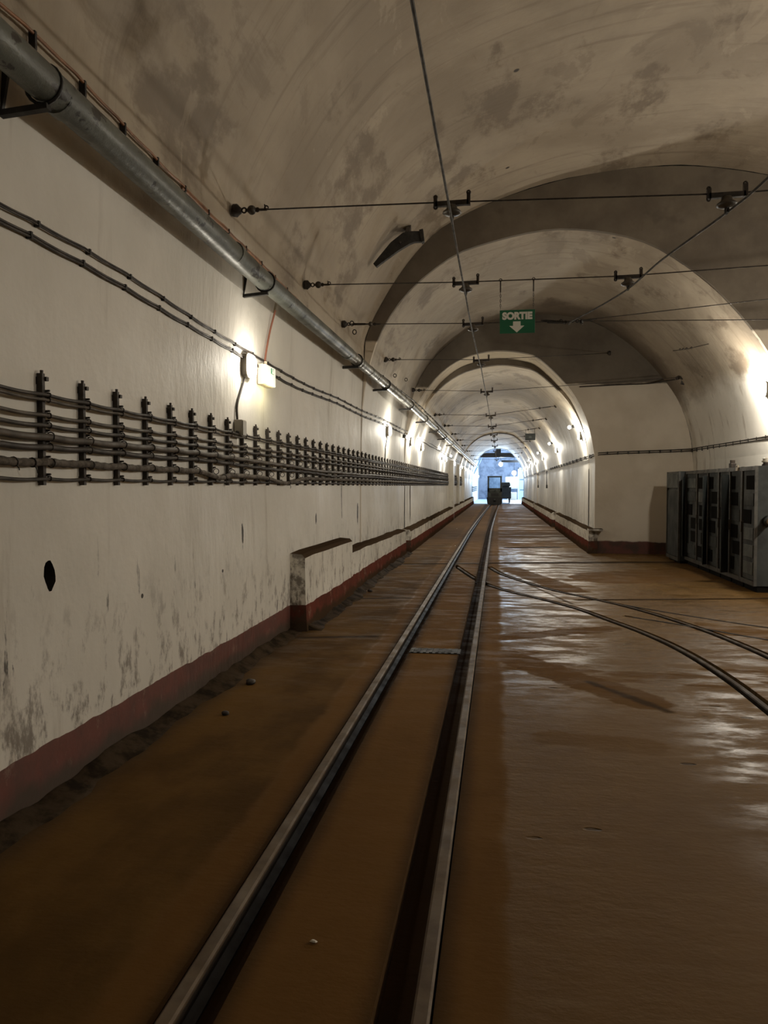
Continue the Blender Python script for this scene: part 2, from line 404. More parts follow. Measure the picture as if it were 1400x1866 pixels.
# ------------------------------------------------------------------ mesh builder
class MB:
    def __init__(s):
        s.v = []
        s.f = []
        s.sm = []

    def add(s, vs, fs, smooth=False):
        o = len(s.v)
        s.v += [V(p) for p in vs]
        s.f += [tuple(o + i for i in f) for f in fs]
        s.sm += [smooth] * len(fs)
        return s

    def box(s, x0, x1, y0, y1, z0, z1, bev=0.0):
        if bev <= 0:
            vs = [(x, y, z) for z in (z0, z1) for y in (y0, y1) for x in (x0, x1)]
            return s.add(vs, [(0, 2, 3, 1), (4, 5, 7, 6), (0, 1, 5, 4), (2, 6, 7, 3), (0, 4, 6, 2), (1, 3, 7, 5)])
        bm = bmesh.new()
        bmesh.ops.create_cube(bm, size=1)
        for v in bm.verts:
            v.co = ((x0 + x1) / 2 + v.co.x * (x1 - x0), (y0 + y1) / 2 + v.co.y * (y1 - y0), (z0 + z1) / 2 + v.co.z * (z1 - z0))
        bmesh.ops.bevel(bm, geom=bm.edges[:], offset=bev, segments=2, affect='EDGES', profile=0.6)
        bm.verts.index_update()
        s.add([v.co.copy() for v in bm.verts], [tuple(v.index for v in f.verts) for f in bm.faces])
        bm.free()
        return s

    def bar(s, a, b, wdt, hgt, up=(0, 0, 1)):
        """rectangular bar from a to b"""
        a, b = V(a), V(b)
        d = (b - a).normalized()
        u = V(up)
        if abs(d.dot(u)) > 0.99:
            u = V((1, 0, 0))
        r = d.cross(u).normalized() * wdt / 2
        u = r.cross(d).normalized() * hgt / 2
        vs = [a - r - u, a + r - u, a + r + u, a - r + u, b - r - u, b + r - u, b + r + u, b - r + u]
        return s.add(vs, [(3, 2, 1, 0), (4, 5, 6, 7), (0, 1, 5, 4), (1, 2, 6, 5), (2, 3, 7, 6), (3, 0, 4, 7)])

    def tube(s, pts, r, n=8, cap=True):
        pts = [V(p) for p in pts]
        N = len(pts)
        rr = r if isinstance(r, (list, tuple)) else [r] * N
        t0 = (pts[1] - pts[0]).normalized()
        u = t0.orthogonal().normalized()
        vs = []
        for i, p in enumerate(pts):
            t = (pts[min(i + 1, N - 1)] - pts[max(i - 1, 0)])
            t = t.normalized() if t.length > 1e-9 else t0
            u = (u - t * u.dot(t)).normalized()
            w_ = t.cross(u)
            for k in range(n):
                a_ = 2 * PI * k / n
                vs.append(p + (u * math.cos(a_) + w_ * math.sin(a_)) * rr[i])
        fs = []
        for i in range(N - 1):
            for k in range(n):
                k2 = (k + 1) % n
                fs.append((i * n + k, i * n + k2, (i + 1) * n + k2, (i + 1) * n + k))
        s.add(vs, fs, True)
        if cap:
            o = len(s.v) - len(vs)
            s.f += [tuple(o + k for k in reversed(range(n))), tuple(o + (N - 1) * n + k for k in range(n))]
            s.sm += [False, False]
        return s

    def lathe(s, prof, c, axis=(0, 0, 1), n=14):
        """prof: (radius, height along axis)"""
        ax = V(axis).normalized()
        u = ax.orthogonal().normalized()
        w_ = ax.cross(u)
        c = V(c)
        vs, fs = [], []
        for (r, h_) in prof:
            for k in range(n):
                a_ = 2 * PI * k / n
                vs.append(c + ax * h_ + (u * math.cos(a_) + w_ * math.sin(a_)) * max(r, 1e-4))
        for i in range(len(prof) - 1):
            for k in range(n):
                k2 = (k + 1) % n
                fs.append((i * n + k, i * n + k2, (i + 1) * n + k2, (i + 1) * n + k))
        fs.append(tuple(reversed(range(n))))
        fs.append(tuple((len(prof) - 1) * n + k for k in range(n)))
        return s.add(vs, fs, True)

    def ball(s, c, r, n=10):
        return s.lathe([(r * math.sin(PI * i / 8), -r * math.cos(PI * i / 8)) for i in range(9)], c, (0, 0, 1), n)

    def prism(s, poly, axis, a, b):
        """extrude a 2-D polygon; axis 'x' poly=(y,z), 'y' poly=(x,z), 'z' poly=(x,y)"""
        def P(p, t):
            return (t, p[0], p[1]) if axis == 'x' else (p[0], t, p[1]) if axis == 'y' else (p[0], p[1], t)
        k = len(poly)
        vs = [P(p, a) for p in poly] + [P(p, b) for p in poly]
        fs = [tuple(range(k)), tuple(reversed(range(k, 2 * k)))] + [(i, k + i, k + (i + 1) % k, (i + 1) % k) for i in range(k)]
        return s.add(vs, fs)

    def torus(s, c, R, r, axis=(0, 1, 0), n=12, m_=6, a0=0, a1=2 * PI):
        ax = V(axis).normalized()
        u = ax.orthogonal().normalized()
        w_ = ax.cross(u)
        pts = [V(c) + (u * math.cos(a0 + (a1 - a0) * i / n) + w_ * math.sin(a0 + (a1 - a0) * i / n)) * R for i in range(n + 1)]
        return s.tube(pts, r, m_)

    def mesh(s, name, m_, off=V((0, 0, 0))):
        me = bpy.data.meshes.new(name)
        me.from_pydata([p - off for p in s.v], [], s.f)
        me.polygons.foreach_set('use_smooth', s.sm)
        bm = bmesh.new()
        bm.from_mesh(me)
        bmesh.ops.recalc_face_normals(bm, faces=bm.faces[:])
        for e_ in bm.edges:
            k_ = sum(1 for f_ in e_.link_faces if f_.smooth)
            if k_ != len(e_.link_faces):
                e_.smooth = False
        bm.to_mesh(me)
        bm.free()
        me.materials.append(m_ if not isinstance(m_, str) else M[m_])
        return me

    def build(s, name, m_, parent=None, keep=False):
        """world-coordinate vertices -> one object; recentred when top level"""
        if parent is not None:
            off = V((0, 0, 0))
            q = parent
            while q is not None:
                off += V(q.location)
                q = q.parent
            o = bpy.data.objects.new(name, s.mesh(name, m_, off))
            o.parent = parent
        else:
            off = V((0, 0, 0))
            if not keep:
                xs, ys, zs = zip(*[tuple(p) for p in s.v])
                off = V(((min(xs) + max(xs)) / 2, (min(ys) + max(ys)) / 2, min(zs)))
            o = bpy.data.objects.new(name, s.mesh(name, m_, off))
            o.location = off
        COL.objects.link(o)
        return o


def tag(o, label, cat, group=None):
    o['label'] = label
    o['category'] = cat
    if group:
        o['group'] = group
    return o


def thing(name, label, cat, loc, group=None):
    o = bpy.data.objects.new(name, None)
    o.empty_display_size = 0.1
    o.location = loc
    COL.objects.link(o)
    return tag(o, label, cat, group)


def struct(o):
    o['kind'] = 'structure'
    return o


def copy_tree(o, loc=None, parent=None):
    kids = [c_ for c_ in o.children]
    c = o.copy()
    COL.objects.link(c)
    if parent is not None:
        c.parent = parent
    if loc is not None:
        c.location = loc
    for k in kids:
        copy_tree(k, None, c)
    return c


def lamp_light(name, parent, rel, power, color, radius=0.05):
    l = bpy.data.lights.new(name, 'POINT')
    l.energy = power
    l.color = color
    l.shadow_soft_size = radius
    o = bpy.data.objects.new(name, l)
    o.location = rel
    o.parent = parent
    COL.objects.link(o)
    return o


def catmull(pts, per=8):
    pts = [V(p) for p in pts]
    P = [pts[0] * 2 - pts[1]] + pts + [pts[-1] * 2 - pts[-2]]
    out = []
    for i in range(1, len(P) - 2):
        for k in range(per):
            t = k / per
            a_, b_, c_, d_ = P[i - 1], P[i], P[i + 1], P[i + 2]
            out.append(0.5 * ((2 * b_) + (c_ - a_) * t + (2 * a_ - 5 * b_ + 4 * c_ - d_) * t * t + (3 * b_ - a_ - 3 * c_ + d_) * t ** 3))
    out.append(pts[-1])
    return out


ORD = ['first', 'second', 'third', 'fourth', 'fifth', 'sixth', 'seventh', 'eighth', 'ninth', 'tenth', 'eleventh', 'twelfth',
       'thirteenth', 'fourteenth', 'fifteenth', 'sixteenth', 'seventeenth', 'eighteenth', 'nineteenth']
for t_ in ('twenty', 'thirty', 'forty', 'fifty', 'sixty', 'seventy', 'eighty'):
    ORD.append(t_[:-1] + 'ieth')
    for k_ in ORD[:9]:
        ORD.append(t_ + '-' + k_)

# ------------------------------------------------------------------ structure
PA = [(-1.9, 1.8), (-1.885, 2.4), (-1.845, 3.0), (-1.78, 3.52), (-1.25, 4.4), (-.59, 4.97), (.65, 5.38), (1.9, 5.52), (3.0, 5.42), (4.2, 5.05), (5.2, 4.3), (5.85, 3.2), (6.04, 1.8)]
PB = [(-1.9, 1.8), (-1.88, 2.4), (-1.78, 3.0), (-1.6, 3.5), (-1.25, 4.0), (-.75, 4.4), (-.3, 4.6), (.75, 4.78), (1.8, 4.6), (2.49, 4.18), (2.97, 3.73), (3.45, 3.08), (3.7, 2.4), (3.78, 1.8)]
PC = [(-1.9, 1.8), (-1.84, 2.4), (-1.64, 3.0), (-1.28, 3.53), (-.85, 3.87), (-.4, 4.03), (.03, 4.08), (.5, 4.02), (.85, 3.87), (1.42, 3.28), (1.75, 2.65), (1.9, 2.0), (1.92, 1.8)]
PC2 = [(-1.9, 1.8), (-1.84, 2.35), (-1.65, 2.9), (-1.31, 3.40), (-.87, 3.73), (-.41, 3.885), (.03, 3.94), (.5, 3.885), (.86, 3.74), (1.42, 3.2), (1.75, 2.62), (1.9, 2.0), (1.92, 1.8)]


def smooth_prof(P, per=5):
    return [(p.x, p.y) for p in catmull([V((a_, b_, 0)) for a_, b_ in P], per)]


def normals2(P):
    out = []
    for i in range(len(P)):
        a_, b_ = P[max(i - 1, 0)], P[min(i + 1, len(P) - 1)]
        dx, dz = b_[0] - a_[0], b_[1] - a_[1]
        l_ = math.hypot(dx, dz)
        out.append((-dz / l_, dx / l_))
    return out


def vault(name, P, y0, y1, step, mt, thick=0.3, amp=0.012):
    P = smooth_prof(P)
    N = normals2(P)
    k = len(P)
    ny = max(2, int((y1 - y0) / step))
    mb = MB()
    vs, fs = [], []
    for j in range(ny + 1):
        y_ = y0 + (y1 - y0) * j / ny
        for i, (px, pz) in enumerate(P):
            e = math.sin(PI * i / (k - 1)) ** 0.5 if 0 < i < k - 1 else 0
            d = noise.noise(V((px * .6, y_ * .6, pz * .6))) * amp * 1.6 + noise.noise(V((px * 2, y_ * 2, pz * 2))) * amp * .6
            d *= e
            vs.append((px + N[i][0] * d, y_, pz + N[i][1] * d))
    for j in range(ny):
        for i in range(k - 1):
            a_ = j * k + i
            fs.append((a_, a_ + 1, a_ + k + 1, a_ + k))
    mb.add(vs, fs, True)
    # outer shell and rims
    o = len(mb.v)
    for y_ in (y0, y1):
        for i, (px, pz) in enumerate(P):
            mb.v.append(V((px + N[i][0] * thick, y_, pz + N[i][1] * thick)))
    for i in range(k - 1):
        mb.f.append((o + i, o + k + i, o + k + i + 1, o + i + 1))
        mb.f.append((i, o + i, o + i + 1, i + 1))
        b_ = ny * k
        mb.f.append((b_ + i, b_ + i + 1, o + k + i + 1, o + k + i))
        mb.sm += [False] * 3
    for i in (0, k - 1):
        mb.f.append(tuple([j * k + i for j in range(ny + 1)] + [o + k + i, o + i]))
        mb.sm.append(False)
    return struct(mb.build(name, mt, keep=True))


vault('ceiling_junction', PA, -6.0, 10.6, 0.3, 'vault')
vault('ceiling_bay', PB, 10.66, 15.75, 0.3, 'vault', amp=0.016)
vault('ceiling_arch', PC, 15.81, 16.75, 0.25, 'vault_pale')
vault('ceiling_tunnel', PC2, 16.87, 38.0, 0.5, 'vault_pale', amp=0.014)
PC3 = [(x_, 1.8 + (z_ - 1.8) * 1.09) for x_, z_ in PC2]
vault('ceiling_tunnel_far', PC3, 38.0, 58.0, 0.8, 'vault_pale')


def face(name, P0, P1, y0, th):
    """end wall between the big profile P0 and the opening P1"""
    n_ = 60

    def resample(P):
        P = [(P[0][0], -0.2)] + smooth_prof(P) + [(P[-1][0], -0.2)]
        L = [0]
        for i in range(1, len(P)):
            L.append(L[-1] + math.hypot(P[i][0] - P[i - 1][0], P[i][1] - P[i - 1][1]))
        out = []
        for k in range(n_ + 1):
            t = L[-1] * k / n_
            i = max(j for j in range(len(L)) if L[j] <= t + 1e-9)
            i = min(i, len(P) - 2)
            f_ = (t - L[i]) / max(L[i + 1] - L[i], 1e-9)
            out.append((P[i][0] + (P[i + 1][0] - P[i][0]) * f_, P[i][1] + (P[i + 1][1] - P[i][1]) * f_))
        return out
    a_, b_ = resample(P0), resample(P1)
    k = n_ + 1
    vs = [(p[0], y0, p[1]) for p in a_] + [(p[0], y0, p[1]) for p in b_] + [(p[0], y0 + th, p[1]) for p in a_] + [(p[0], y0 + th, p[1]) for p in b_]
    fs = []
    for i in range(n_):
        fs += [(i, i + 1, k + i + 1, k + i), (2 * k + i, 3 * k + i, 3 * k + i + 1, 2 * k + i + 1),
               (k + i, k + i + 1, 3 * k + i + 1, 3 * k + i), (i, 2 * k + i, 2 * k + i + 1, i + 1)]
    fs += [(0, k, 3 * k, 2 * k), (n_, 2 * k + n_, 3 * k + n_, k + n_)]
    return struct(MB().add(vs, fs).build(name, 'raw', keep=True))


def shrink(P, d):
    """the opening drawn slightly inside the vault surface so that both meet"""
    return [(x_ - d * (1 if x_ > 1 else 0), z_) for x_, z_ in P]


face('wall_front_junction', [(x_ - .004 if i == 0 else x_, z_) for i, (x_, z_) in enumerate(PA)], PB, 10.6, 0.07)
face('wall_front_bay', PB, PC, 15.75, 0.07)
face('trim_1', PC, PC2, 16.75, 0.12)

# lower walls
def wallbox(name, x0, x1, y0, y1, z0=-0.2, z1=1.8, step=0.25, mt='wall'):
    """thick wall whose room side ripples slightly"""
    mb = MB()
    ny = max(2, int((y1 - y0) / step))
    nz = 7
    inner, outer = (x1, x0) if x1 <= 0 else (x0, x1)
    vs, fs = [], []
    for j in range(ny + 1):
        for i in range(nz + 1):
            y_ = y0 + (y1 - y0) * j / ny
            z_ = z0 + (z1 - z0) * i / nz
            e = 0 if i == nz or j in (0, ny) else 1
            e *= min(1.0, (z1 - z_) / .5)
            d = e * (noise.noise(V((inner, y_ * .7, z_ * .7))) * .018 + noise.noise(V((inner + 3, y_ * 2.2, z_ * 2.2))) * .007)
            vs.append((inner + d, y_, z_))
    for j in range(ny):
        for i in range(nz):
            a_ = j * (nz + 1) + i
            fs.append((a_, a_ + 1, a_ + nz + 2, a_ + nz + 1))
    mb.add(vs, fs, True)
    k = nz + 1
    o = len(mb.v)
    mb.v += [V((outer, y0, z0)), V((outer, y0, z1)), V((outer, y1, z0)), V((outer, y1, z1))]
    mb.f += [(o, o + 2, o + 3, o + 1), tuple(list(range(k)) + [o + 1, o]), tuple(list(range(ny * k + k - 1, ny * k - 1, -1)) + [o + 2, o + 3]),
             tuple([j * k for j in range(ny + 1)] + [o + 2, o]), tuple([j * k + nz for j in range(ny, -1, -1)] + [o + 1, o + 3])]
    mb.sm += [False] * 5
    return struct(mb.build(name, mt, keep=True))


wl = wallbox('wall_left', -2.25, -1.9, -6.0, 58.0)
wallbox('wall_right_junction', 6.04, 6.35, -6.0, 10.6)
wallbox('wall_right_bay', 3.78, 4.1, 10.66, 15.75)
wallbox('wall_right', 1.92, 2.25, 15.81, 58.0)
struct(MB().box(-2.25, 6.4, -6.3, -6.0, -0.2, 6.0).build('wall_back', 'raw', keep=True))

# the oval hole knocked into the left wall
hole = MB()
hole.lathe([(0.0, -.22), (.030, -.21), (.038, -.06), (.042, 0.0), (.05, .06)], (-1.9, 3.05, .965), (1, 0, 0), 14)
for p in hole.v:
    p.z = .965 + (p.z - .965) * 1.75
    p.y += (p.z - .965) * -0.12 + noise.noise(p * 22) * .012
    p.z += noise.noise(p * 19 + V((5, 0, 0))) * .016
ho = hole.build('cut', 'dark', keep=True)


def cut(target, cutters):
    for c_ in cutters:
        md = target.modifiers.new('b', 'BOOLEAN')
        md.operation = 'DIFFERENCE'
        md.solver = 'EXACT'
        md.object = c_
    dg = bpy.context.evaluated_depsgraph_get()
    me = bpy.data.meshes.new_from_object(target.evaluated_get(dg))
    target.modifiers.clear()
    target.data = me
    for c_ in cutters:
        bpy.data.objects.remove(c_)


cut(wl, [ho])
if len(wl.data.materials) < 2:
    wl.data.materials.append(M['dark'])
wl.data.materials[1] = mat('hole_inside_shade', (0.035, 0.030, 0.025), 0.9)  # shade inside the hole is put into its colour
for p in wl.data.polygons:
    c_ = p.center
    if abs(c_.y - 3.05) < .6 and abs(c_.z - .965) < .6:
        p.use_smooth = False
        if c_.x < -1.908 and abs(c_.y - 3.05) < .15 and abs(c_.z - .965) < .2:
            p.material_index = 1

# ledges along the wall foot
def ledge(name, side, y0, y1, h0, h1, out=0.13, step=0.3):
    xw_ = -1.9 if side < 0 else 1.92
    mb = MB()
    ny = max(2, int((y1 - y0) / step))
    k = 6
    vs, fs = [], []
    for j in range(ny + 1):
        y_ = y0 + (y1 - y0) * j / ny
        h_ = h0 + (h1 - h0) * j / ny + noise.noise(V((y_ * 1.7, side, 0))) * .018
        o_ = out + noise.noise(V((y_ * .9, side + 5, 0))) * .02
        for (dx, z_) in ((-.05, -.05), (o_ + .02, -.05), (o_ + noise.noise(V((y_ * 2, 9, side))) * .01, h_ * .5), (o_, h_ - .035), (o_ - .03, h_), (-.05, h_ + .015)):
            vs.append((xw_ - side * dx, y_, z_))
    for j in range(ny):
        for i in range(k):
            a_, b_ = j * k + i, j * k + (i + 1) % k
            fs.append((a_, b_, b_ + k, a_ + k))
    fs += [tuple(range(k)), tuple(ny * k + i for i in reversed(range(k)))]
    return struct(mb.add(vs, fs, False).build(name, 'ledge', keep=True))


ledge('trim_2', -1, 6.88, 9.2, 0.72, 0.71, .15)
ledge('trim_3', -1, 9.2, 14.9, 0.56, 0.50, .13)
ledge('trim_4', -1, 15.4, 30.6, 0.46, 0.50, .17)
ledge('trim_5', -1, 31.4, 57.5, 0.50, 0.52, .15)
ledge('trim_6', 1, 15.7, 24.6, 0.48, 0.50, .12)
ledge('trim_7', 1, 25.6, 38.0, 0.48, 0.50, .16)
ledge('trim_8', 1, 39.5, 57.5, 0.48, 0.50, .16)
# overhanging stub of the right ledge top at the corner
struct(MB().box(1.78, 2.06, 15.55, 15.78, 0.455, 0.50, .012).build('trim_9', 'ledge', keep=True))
# pilasters on the far left wall
for k_, (ya, yb, d) in enumerate([(30.6, 31.4, .16), (36.2, 36.7, .12), (41.5, 42.0, .12)]):
    struct(MB().box(-2.0, -1.9 + d, ya, yb, -.05, 2.35).build('trim_%d' % (10 + k_), 'wall', keep=True))

# floor with flangeways
def xtrack(y_):
    return 0.0 if y_ < 22 else 0.32 * ((y_ - 22) / 34) ** 1.3


fl = MB()
fl.box(-2.25, 6.4, -6.0, 58.0, -0.3, 0.0)
floor = struct(fl.build('floor', 'floor', keep=True))


def strip_cutter(path, wdt, z0=-.085, z1=.05):
    """path of (x,y), closed sweep"""
    pts = [V((p[0], p[1], 0)) for p in path]
    vs, fs = [], []
    for i, p in enumerate(pts):
        t = (pts[min(i + 1, len(pts) - 1)] - pts[max(i - 1, 0)]).normalized()
        s_ = V((t.y, -t.x, 0)) * wdt / 2
        for q, z_ in ((p - s_, z0), (p + s_, z0), (p + s_, z1), (p - s_, z1)):
            vs.append((q.x, q.y, z_))
    for i in range(len(pts) - 1):
        for k in range(4):
            a_, b_ = i * 4 + k, i * 4 + (k + 1) % 4
            fs.append((a_, b_, b_ + 4, a_ + 4))
    e = (len(pts) - 1) * 4
    fs += [(3, 2, 1, 0), (e, e + 1, e + 2, e + 3)]
    return MB().add(vs, fs).build('cut', 'dark', keep=True)


YS = [-5.9 + 62.9 * i / 60 for i in range(61)]
RL = [(-0.82 + xtrack(y_), y_) for y_ in YS]
RR = [(-0.185 + xtrack(y_), y_) for y_ in YS]
BA = catmull([(-.72, 13.1, 0), (-.25, 10.95, 0), (.14, 9.94, 0), (.56, 9.23, 0), (.89, 8.59, 0), (1.12, 7.93, 0), (1.35, 7.24, 0), (1.51, 6.53, 0), (1.6, 5.73, 0), (1.63, 4.92, 0), (1.64, 3.0, 0), (1.64, -5.9, 0)], 6)
BB = catmull([(-.14, 12.9, 0), (.13, 11.64, 0), (.67, 10.22, 0), (1.03, 9.58, 0), (1.36, 9.01, 0), (1.59, 8.5, 0), (1.77, 8.0, 0), (1.95, 7.38, 0), (2.08, 6.72, 0), (2.16, 6.1, 0), (2.25, 5.0, 0), (2.275, 3.0, 0), (2.275, -5.9, 0)], 6)
BC = catmull([(1.36, 9.05, 0), (1.75, 8.55, 0), (2.55, 7.72, 0), (3.6, 6.85, 0), (4.6, 6.2, 0), (5.9, 5.6, 0)], 6)
BD = catmull([(1.30, 8.22, 0), (1.80, 7.72, 0), (2.35, 7.11, 0), (3.25, 6.25, 0), (4.3, 5.55, 0), (5.9, 4.95, 0)], 6)
cutters = [strip_cutter([(p[0] + .045, p[1]) for p in RL], .15), strip_cutter([(p[0] - .048, p[1]) for p in RR], .155)]
for P_, wd, dz in ((BA, .115, -.075), (BB, .115, -.075), (BC, .06, -.05), (BD, .06, -.05)):
    cutters.append(strip_cutter(P_, wd, dz))
cutters.append(strip_cutter([(-1.6, 13.2), (-.34, 13.3), (.23, 13.65), (3.4, 14.2), (3.9, 14.3)], .06, -.07))
cutters.append(strip_cutter([(.95, 9.28), (2.0, 9.45), (3.2, 9.72), (5.9, 10.0)], .06, -.07))
for c_ in cutters:
    cut(floor, [c_])

# ------------------------------------------------------------------ hall beyond the portal
struct(MB().box(-2.25, 7.0, 58.0, 86.0, -0.3, 0.0).build('floor_hall', 'hall_floor', keep=True))
struct(MB().box(-2.25, -1.95, 58.0, 86.0, 0.0, 7.0).build('wall_hall_left', 'hall', keep=True))
struct(MB().box(6.7, 7.0, 58.0, 86.0, 0.0, 7.0).build('wall_hall_right', 'hall', keep=True))
struct(MB().box(-2.25, 7.0, 85.7, 86.0, 0.0, 7.0).build('wall_hall_far', 'hall_ceiling', keep=True))
struct(MB().box(-2.25, 7.0, 58.0, 86.0, 7.0, 7.3).build('ceiling_hall', 'hall_ceiling', keep=True))
hv = MB()
for (x0, x1, z0, z1) in ((1.92, 7.0, -.2, 7.0), (-2.25, 1.92, 4.4, 7.0)):
    hv.box(x0, x1, 58.0, 58.25, z0, z1)
struct(hv.build('wall_hall_near', 'hall', keep=True))
face('trim_13', [(x_ * 1.06, z_ * 1.05) for x_, z_ in PC3], [(x_ * .995, 1.8 + (z_ - 1.8) * .985) for x_, z_ in PC3], 57.85, 0.3)
face('trim_14', PC3, [(x_ * .99, 1.8 + (z_ - 1.8) * .98) for x_, z_ in PC2], 37.9, 0.35)
M_arch = bpy.data.objects['trim_13']
M_arch.data.materials[0] = M['beam']


def steel_i(mb, a, b, s_=.26):
    a, b = V(a), V(b)
    d = (b - a).normalized()
    up = V((0, 0, 1)) if abs(d.z) < .9 else V((1, 0, 0))
    u = d.cross(up).cross(d).normalized() * s_ / 2
    mb.bar(a + u, b + u, s_ * .8, s_ * .14, up)
    mb.bar(a - u, b - u, s_ * .8, s_ * .14, up)
    mb.bar(a, b, s_ * .12, s_, up)


mb = MB(); steel_i(mb, (-1.95, 60.5, 3.72), (6.7, 60.5, 3.72), .30)
tag(mb.build('steel_beam', 'beam'), 'dark horizontal steel beam spanning the far hall above the locomotive', 'beam')
mb = MB(); steel_i(mb, (.05, 60.5, 3.87), (.05, 60.5, 7.0), .34)
tag(mb.build('steel_post', 'beam'), 'dark upright steel post standing on the beam across far hall', 'beam')
mb = MB(); steel_i(mb, (.2, 64.0, 7.0), (-1.95, 64.0, 2.3), .12)
tag(mb.build('steel_brace', 'blue_paint'), 'pale diagonal brace on the far hall wall, left of the hanging lamp', 'brace')
mb = MB(); steel_i(mb, (.3, 62.6, 3.3), (6.7, 62.6, 3.3), .16)
tag(mb.build('cross_beam', 'beam'), 'thin dark lower beam in right half of the far hall', 'beam')


def pendant(x_, y_, z_, label, power, r=.12):
    t = thing('pendant_lamp', label, 'lamp', (x_, y_, z_), 'bright lamps of the far hall')
    MB().tube([(x_, y_, z_ + .1), (x_, y_, 6.99)], .012, 6).build('cord', 'black', t)
    MB().lathe([(.03, .16), (.06, .1), (r * .9, .05)], (x_, y_, z_), n=12).build('cap', 'black', t)
    MB().ball((x_, y_, z_), r).build('globe', 'lens_hall', t)
    lamp_light('lamp_light', t, (0, -.0, -r - .1), power, COOL, .1)


pendant(.25, 63.5, 3.1, 'brightest hanging globe lamp, centre of far hall above the locomotive', P_HALL * .7, .17)
pendant(-.26, 67.0, 3.9, 'small globe lamp high in the far hall, left of the steel post', P_HALL * .4)
pendant(1.75, 61.5, 3.5, 'small globe lamp at the right end of the far hall beam', P_HALL * .12)
pendant(1.55, 74.0, 2.55, 'blurred bright lamp over the notice board in the far hall', P_HALL * 1.6, .22)
pendant(4.5, 70.0, 4.0, 'hanging lamp deep in the far hall, behind the right portal edge', P_HALL)
# tall pale door on the right of the hall
t = thing('hall_door', 'pale blue door panel at right of the far hall', 'door', (2.55, 72.0, 0))
MB().box(1.95, 3.2, 72.0, 72.08, .05, 2.9).build('door_leaf', 'blue_paint', t)
MB().box(1.85, 1.95, 71.95, 72.1, 0, 3.0).box(3.2, 3.3, 71.95, 72.1, 0, 3.0).box(1.85, 3.3, 71.95, 72.1, 2.9, 3.0).build('door_frame', 'hall', t)
MB().box(2.05, 3.1, 71.95, 72.0, 1.9, 1.94).box(2.05, 3.1, 71.95, 72.0, .95, .99).build('door_rail', 'cab', t)
t = thing('notice_board', 'grey blue notice board with white blotches in the far hall', 'sign', (1.35, 75.0, 0))
MB().box(.75, 1.95, 75.0, 75.05, 1.05, 2.2).build('board', 'cab_light', t)
for xx in (.85, 1.85):
    MB().tube([(xx, 75.05, 0), (xx, 75.05, 1.1)], .03, 6).build('board_post', 'cab', t)
mk = MB()
for i in range(3):
    for j in range(2):
        mk.prism([(1.05 + i * .28, 1.62 - j * .3), (1.25 + i * .28, 1.62 - j * .3), (1.15 + i * .28, 1.42 - j * .3)], 'y', 74.985, 75.0)
mk.build('white_mark', 'sign_white', t)
t = thing('hall_cabinet', 'low yellowish cabinet under the far hall notice board', 'cabinet', (1.3, 70, 0))
MB().box(.9, 1.8, 73.0, 73.6, 0.02, .72, .02).build('body', 'beige', t)
MB().box(.95, 1.33, 72.97, 73.0, .08, .66).build('door', 'beige', t)
MB().box(1.37, 1.75, 72.97, 73.0, .08, .66).build('door', 'beige', t)
for k_, (z_, nm) in enumerate(((.95, 'lowest'), (1.1, 'middle'), (1.25, 'topmost'))):
    tag(MB().tube([(-1.905, 58.4, z_), (-1.905, 72, z_)], .05, 8).build('hall_pipe', 'cab'),
        nm + ' of three dark pipes along the far hall left wall', 'pipe', 'pipes in the far hall')

# ------------------------------------------------------------------ locomotive
lx, ly = -.20, 54.0
t = thing('mine_locomotive', 'small dark narrow-gauge locomotive with open cab, end of the track', 'locomotive', (lx, ly, 0))
MB().box(lx - .50, lx + .50, ly, ly + 3.2, .22, .92, .05).build('body', 'loco', t)
MB().prism([(lx - .5, .10), (lx - .42, .04), (lx + .42, .04), (lx + .5, .10), (lx + .54, .45), (lx + .54, .55), (lx - .54, .55), (lx - .54, .45)], 'y', ly - .12, ly).build('buffer_beam', 'loco_black', t)
MB().box(lx - .26, lx + .26, ly - .03, ly, .62, .82, .01).build('grille', 'loco_black', t)
MB().box(lx - .32, lx + .32, ly - .02, ly + .0, .86, .9).build('trim_strip', 'cab_light', t)
MB().box(lx - .50, lx + .50, ly + .0, ly + .06, .92, 1.18, .01).build('cab_front', 'loco', t)
for sx in (-1, 1):
    for yy in (ly + .03, ly + 1.5):
        MB().box(lx + sx * .44 - .05, lx + sx * .44 + .05, yy - .03, yy + .03, .9, 1.95).build('cab_post', 'loco', t)
MB().box(lx - .5, lx + .5, ly - .05, ly + 1.6, 1.93, 2.02, .02).build('cab_roof', 'loco', t)
MB().box(lx - .39, lx + .39, ly + .02, ly + .035, 1.18, 1.93).build('windscreen', 'glass', t)
MB().box(lx - .30, lx + .30, ly + .5, ly + .9, .92, 1.15, .03).build('seat', 'loco_black', t)
MB().lathe([(.0, -.06), (.06, -.05), (.075, 0)], (lx, ly - .02, 1.05), (0, 1, 0), 12).build('headlamp', 'cab_light', t)
MB().lathe([(.075, -.05), (.09, 0), (.075, .1), (.02, .12)], (lx, ly - .22, .33), (0, 1, 0), 12).build('buffer', 'loco_black', t)
for sx in (-1, 1):
    for yy in (ly + .6, ly + 2.3):
        MB().lathe([(.04, -.05), (.22, -.05), (.25, -.03), (.25, .03), (.10, .05)], (lx + sx * .30, yy, .25), (1, 0, 0), 16).build('wheel', 'loco_black', t)
wx, wy = .62, 60.0
t = thing('rail_wagon', 'dark blue wagon parked behind the locomotive, to its right', 'wagon', (wx, wy, 0))
MB().box(wx - .42, wx + .42, wy, wy + 2.4, .35, 1.25, .04).build('body', 'cab', t)
MB().box(wx - .36, wx + .36, wy + .1, wy + 1.2, 1.25, 1.62, .1).build('hood', 'cab', t)
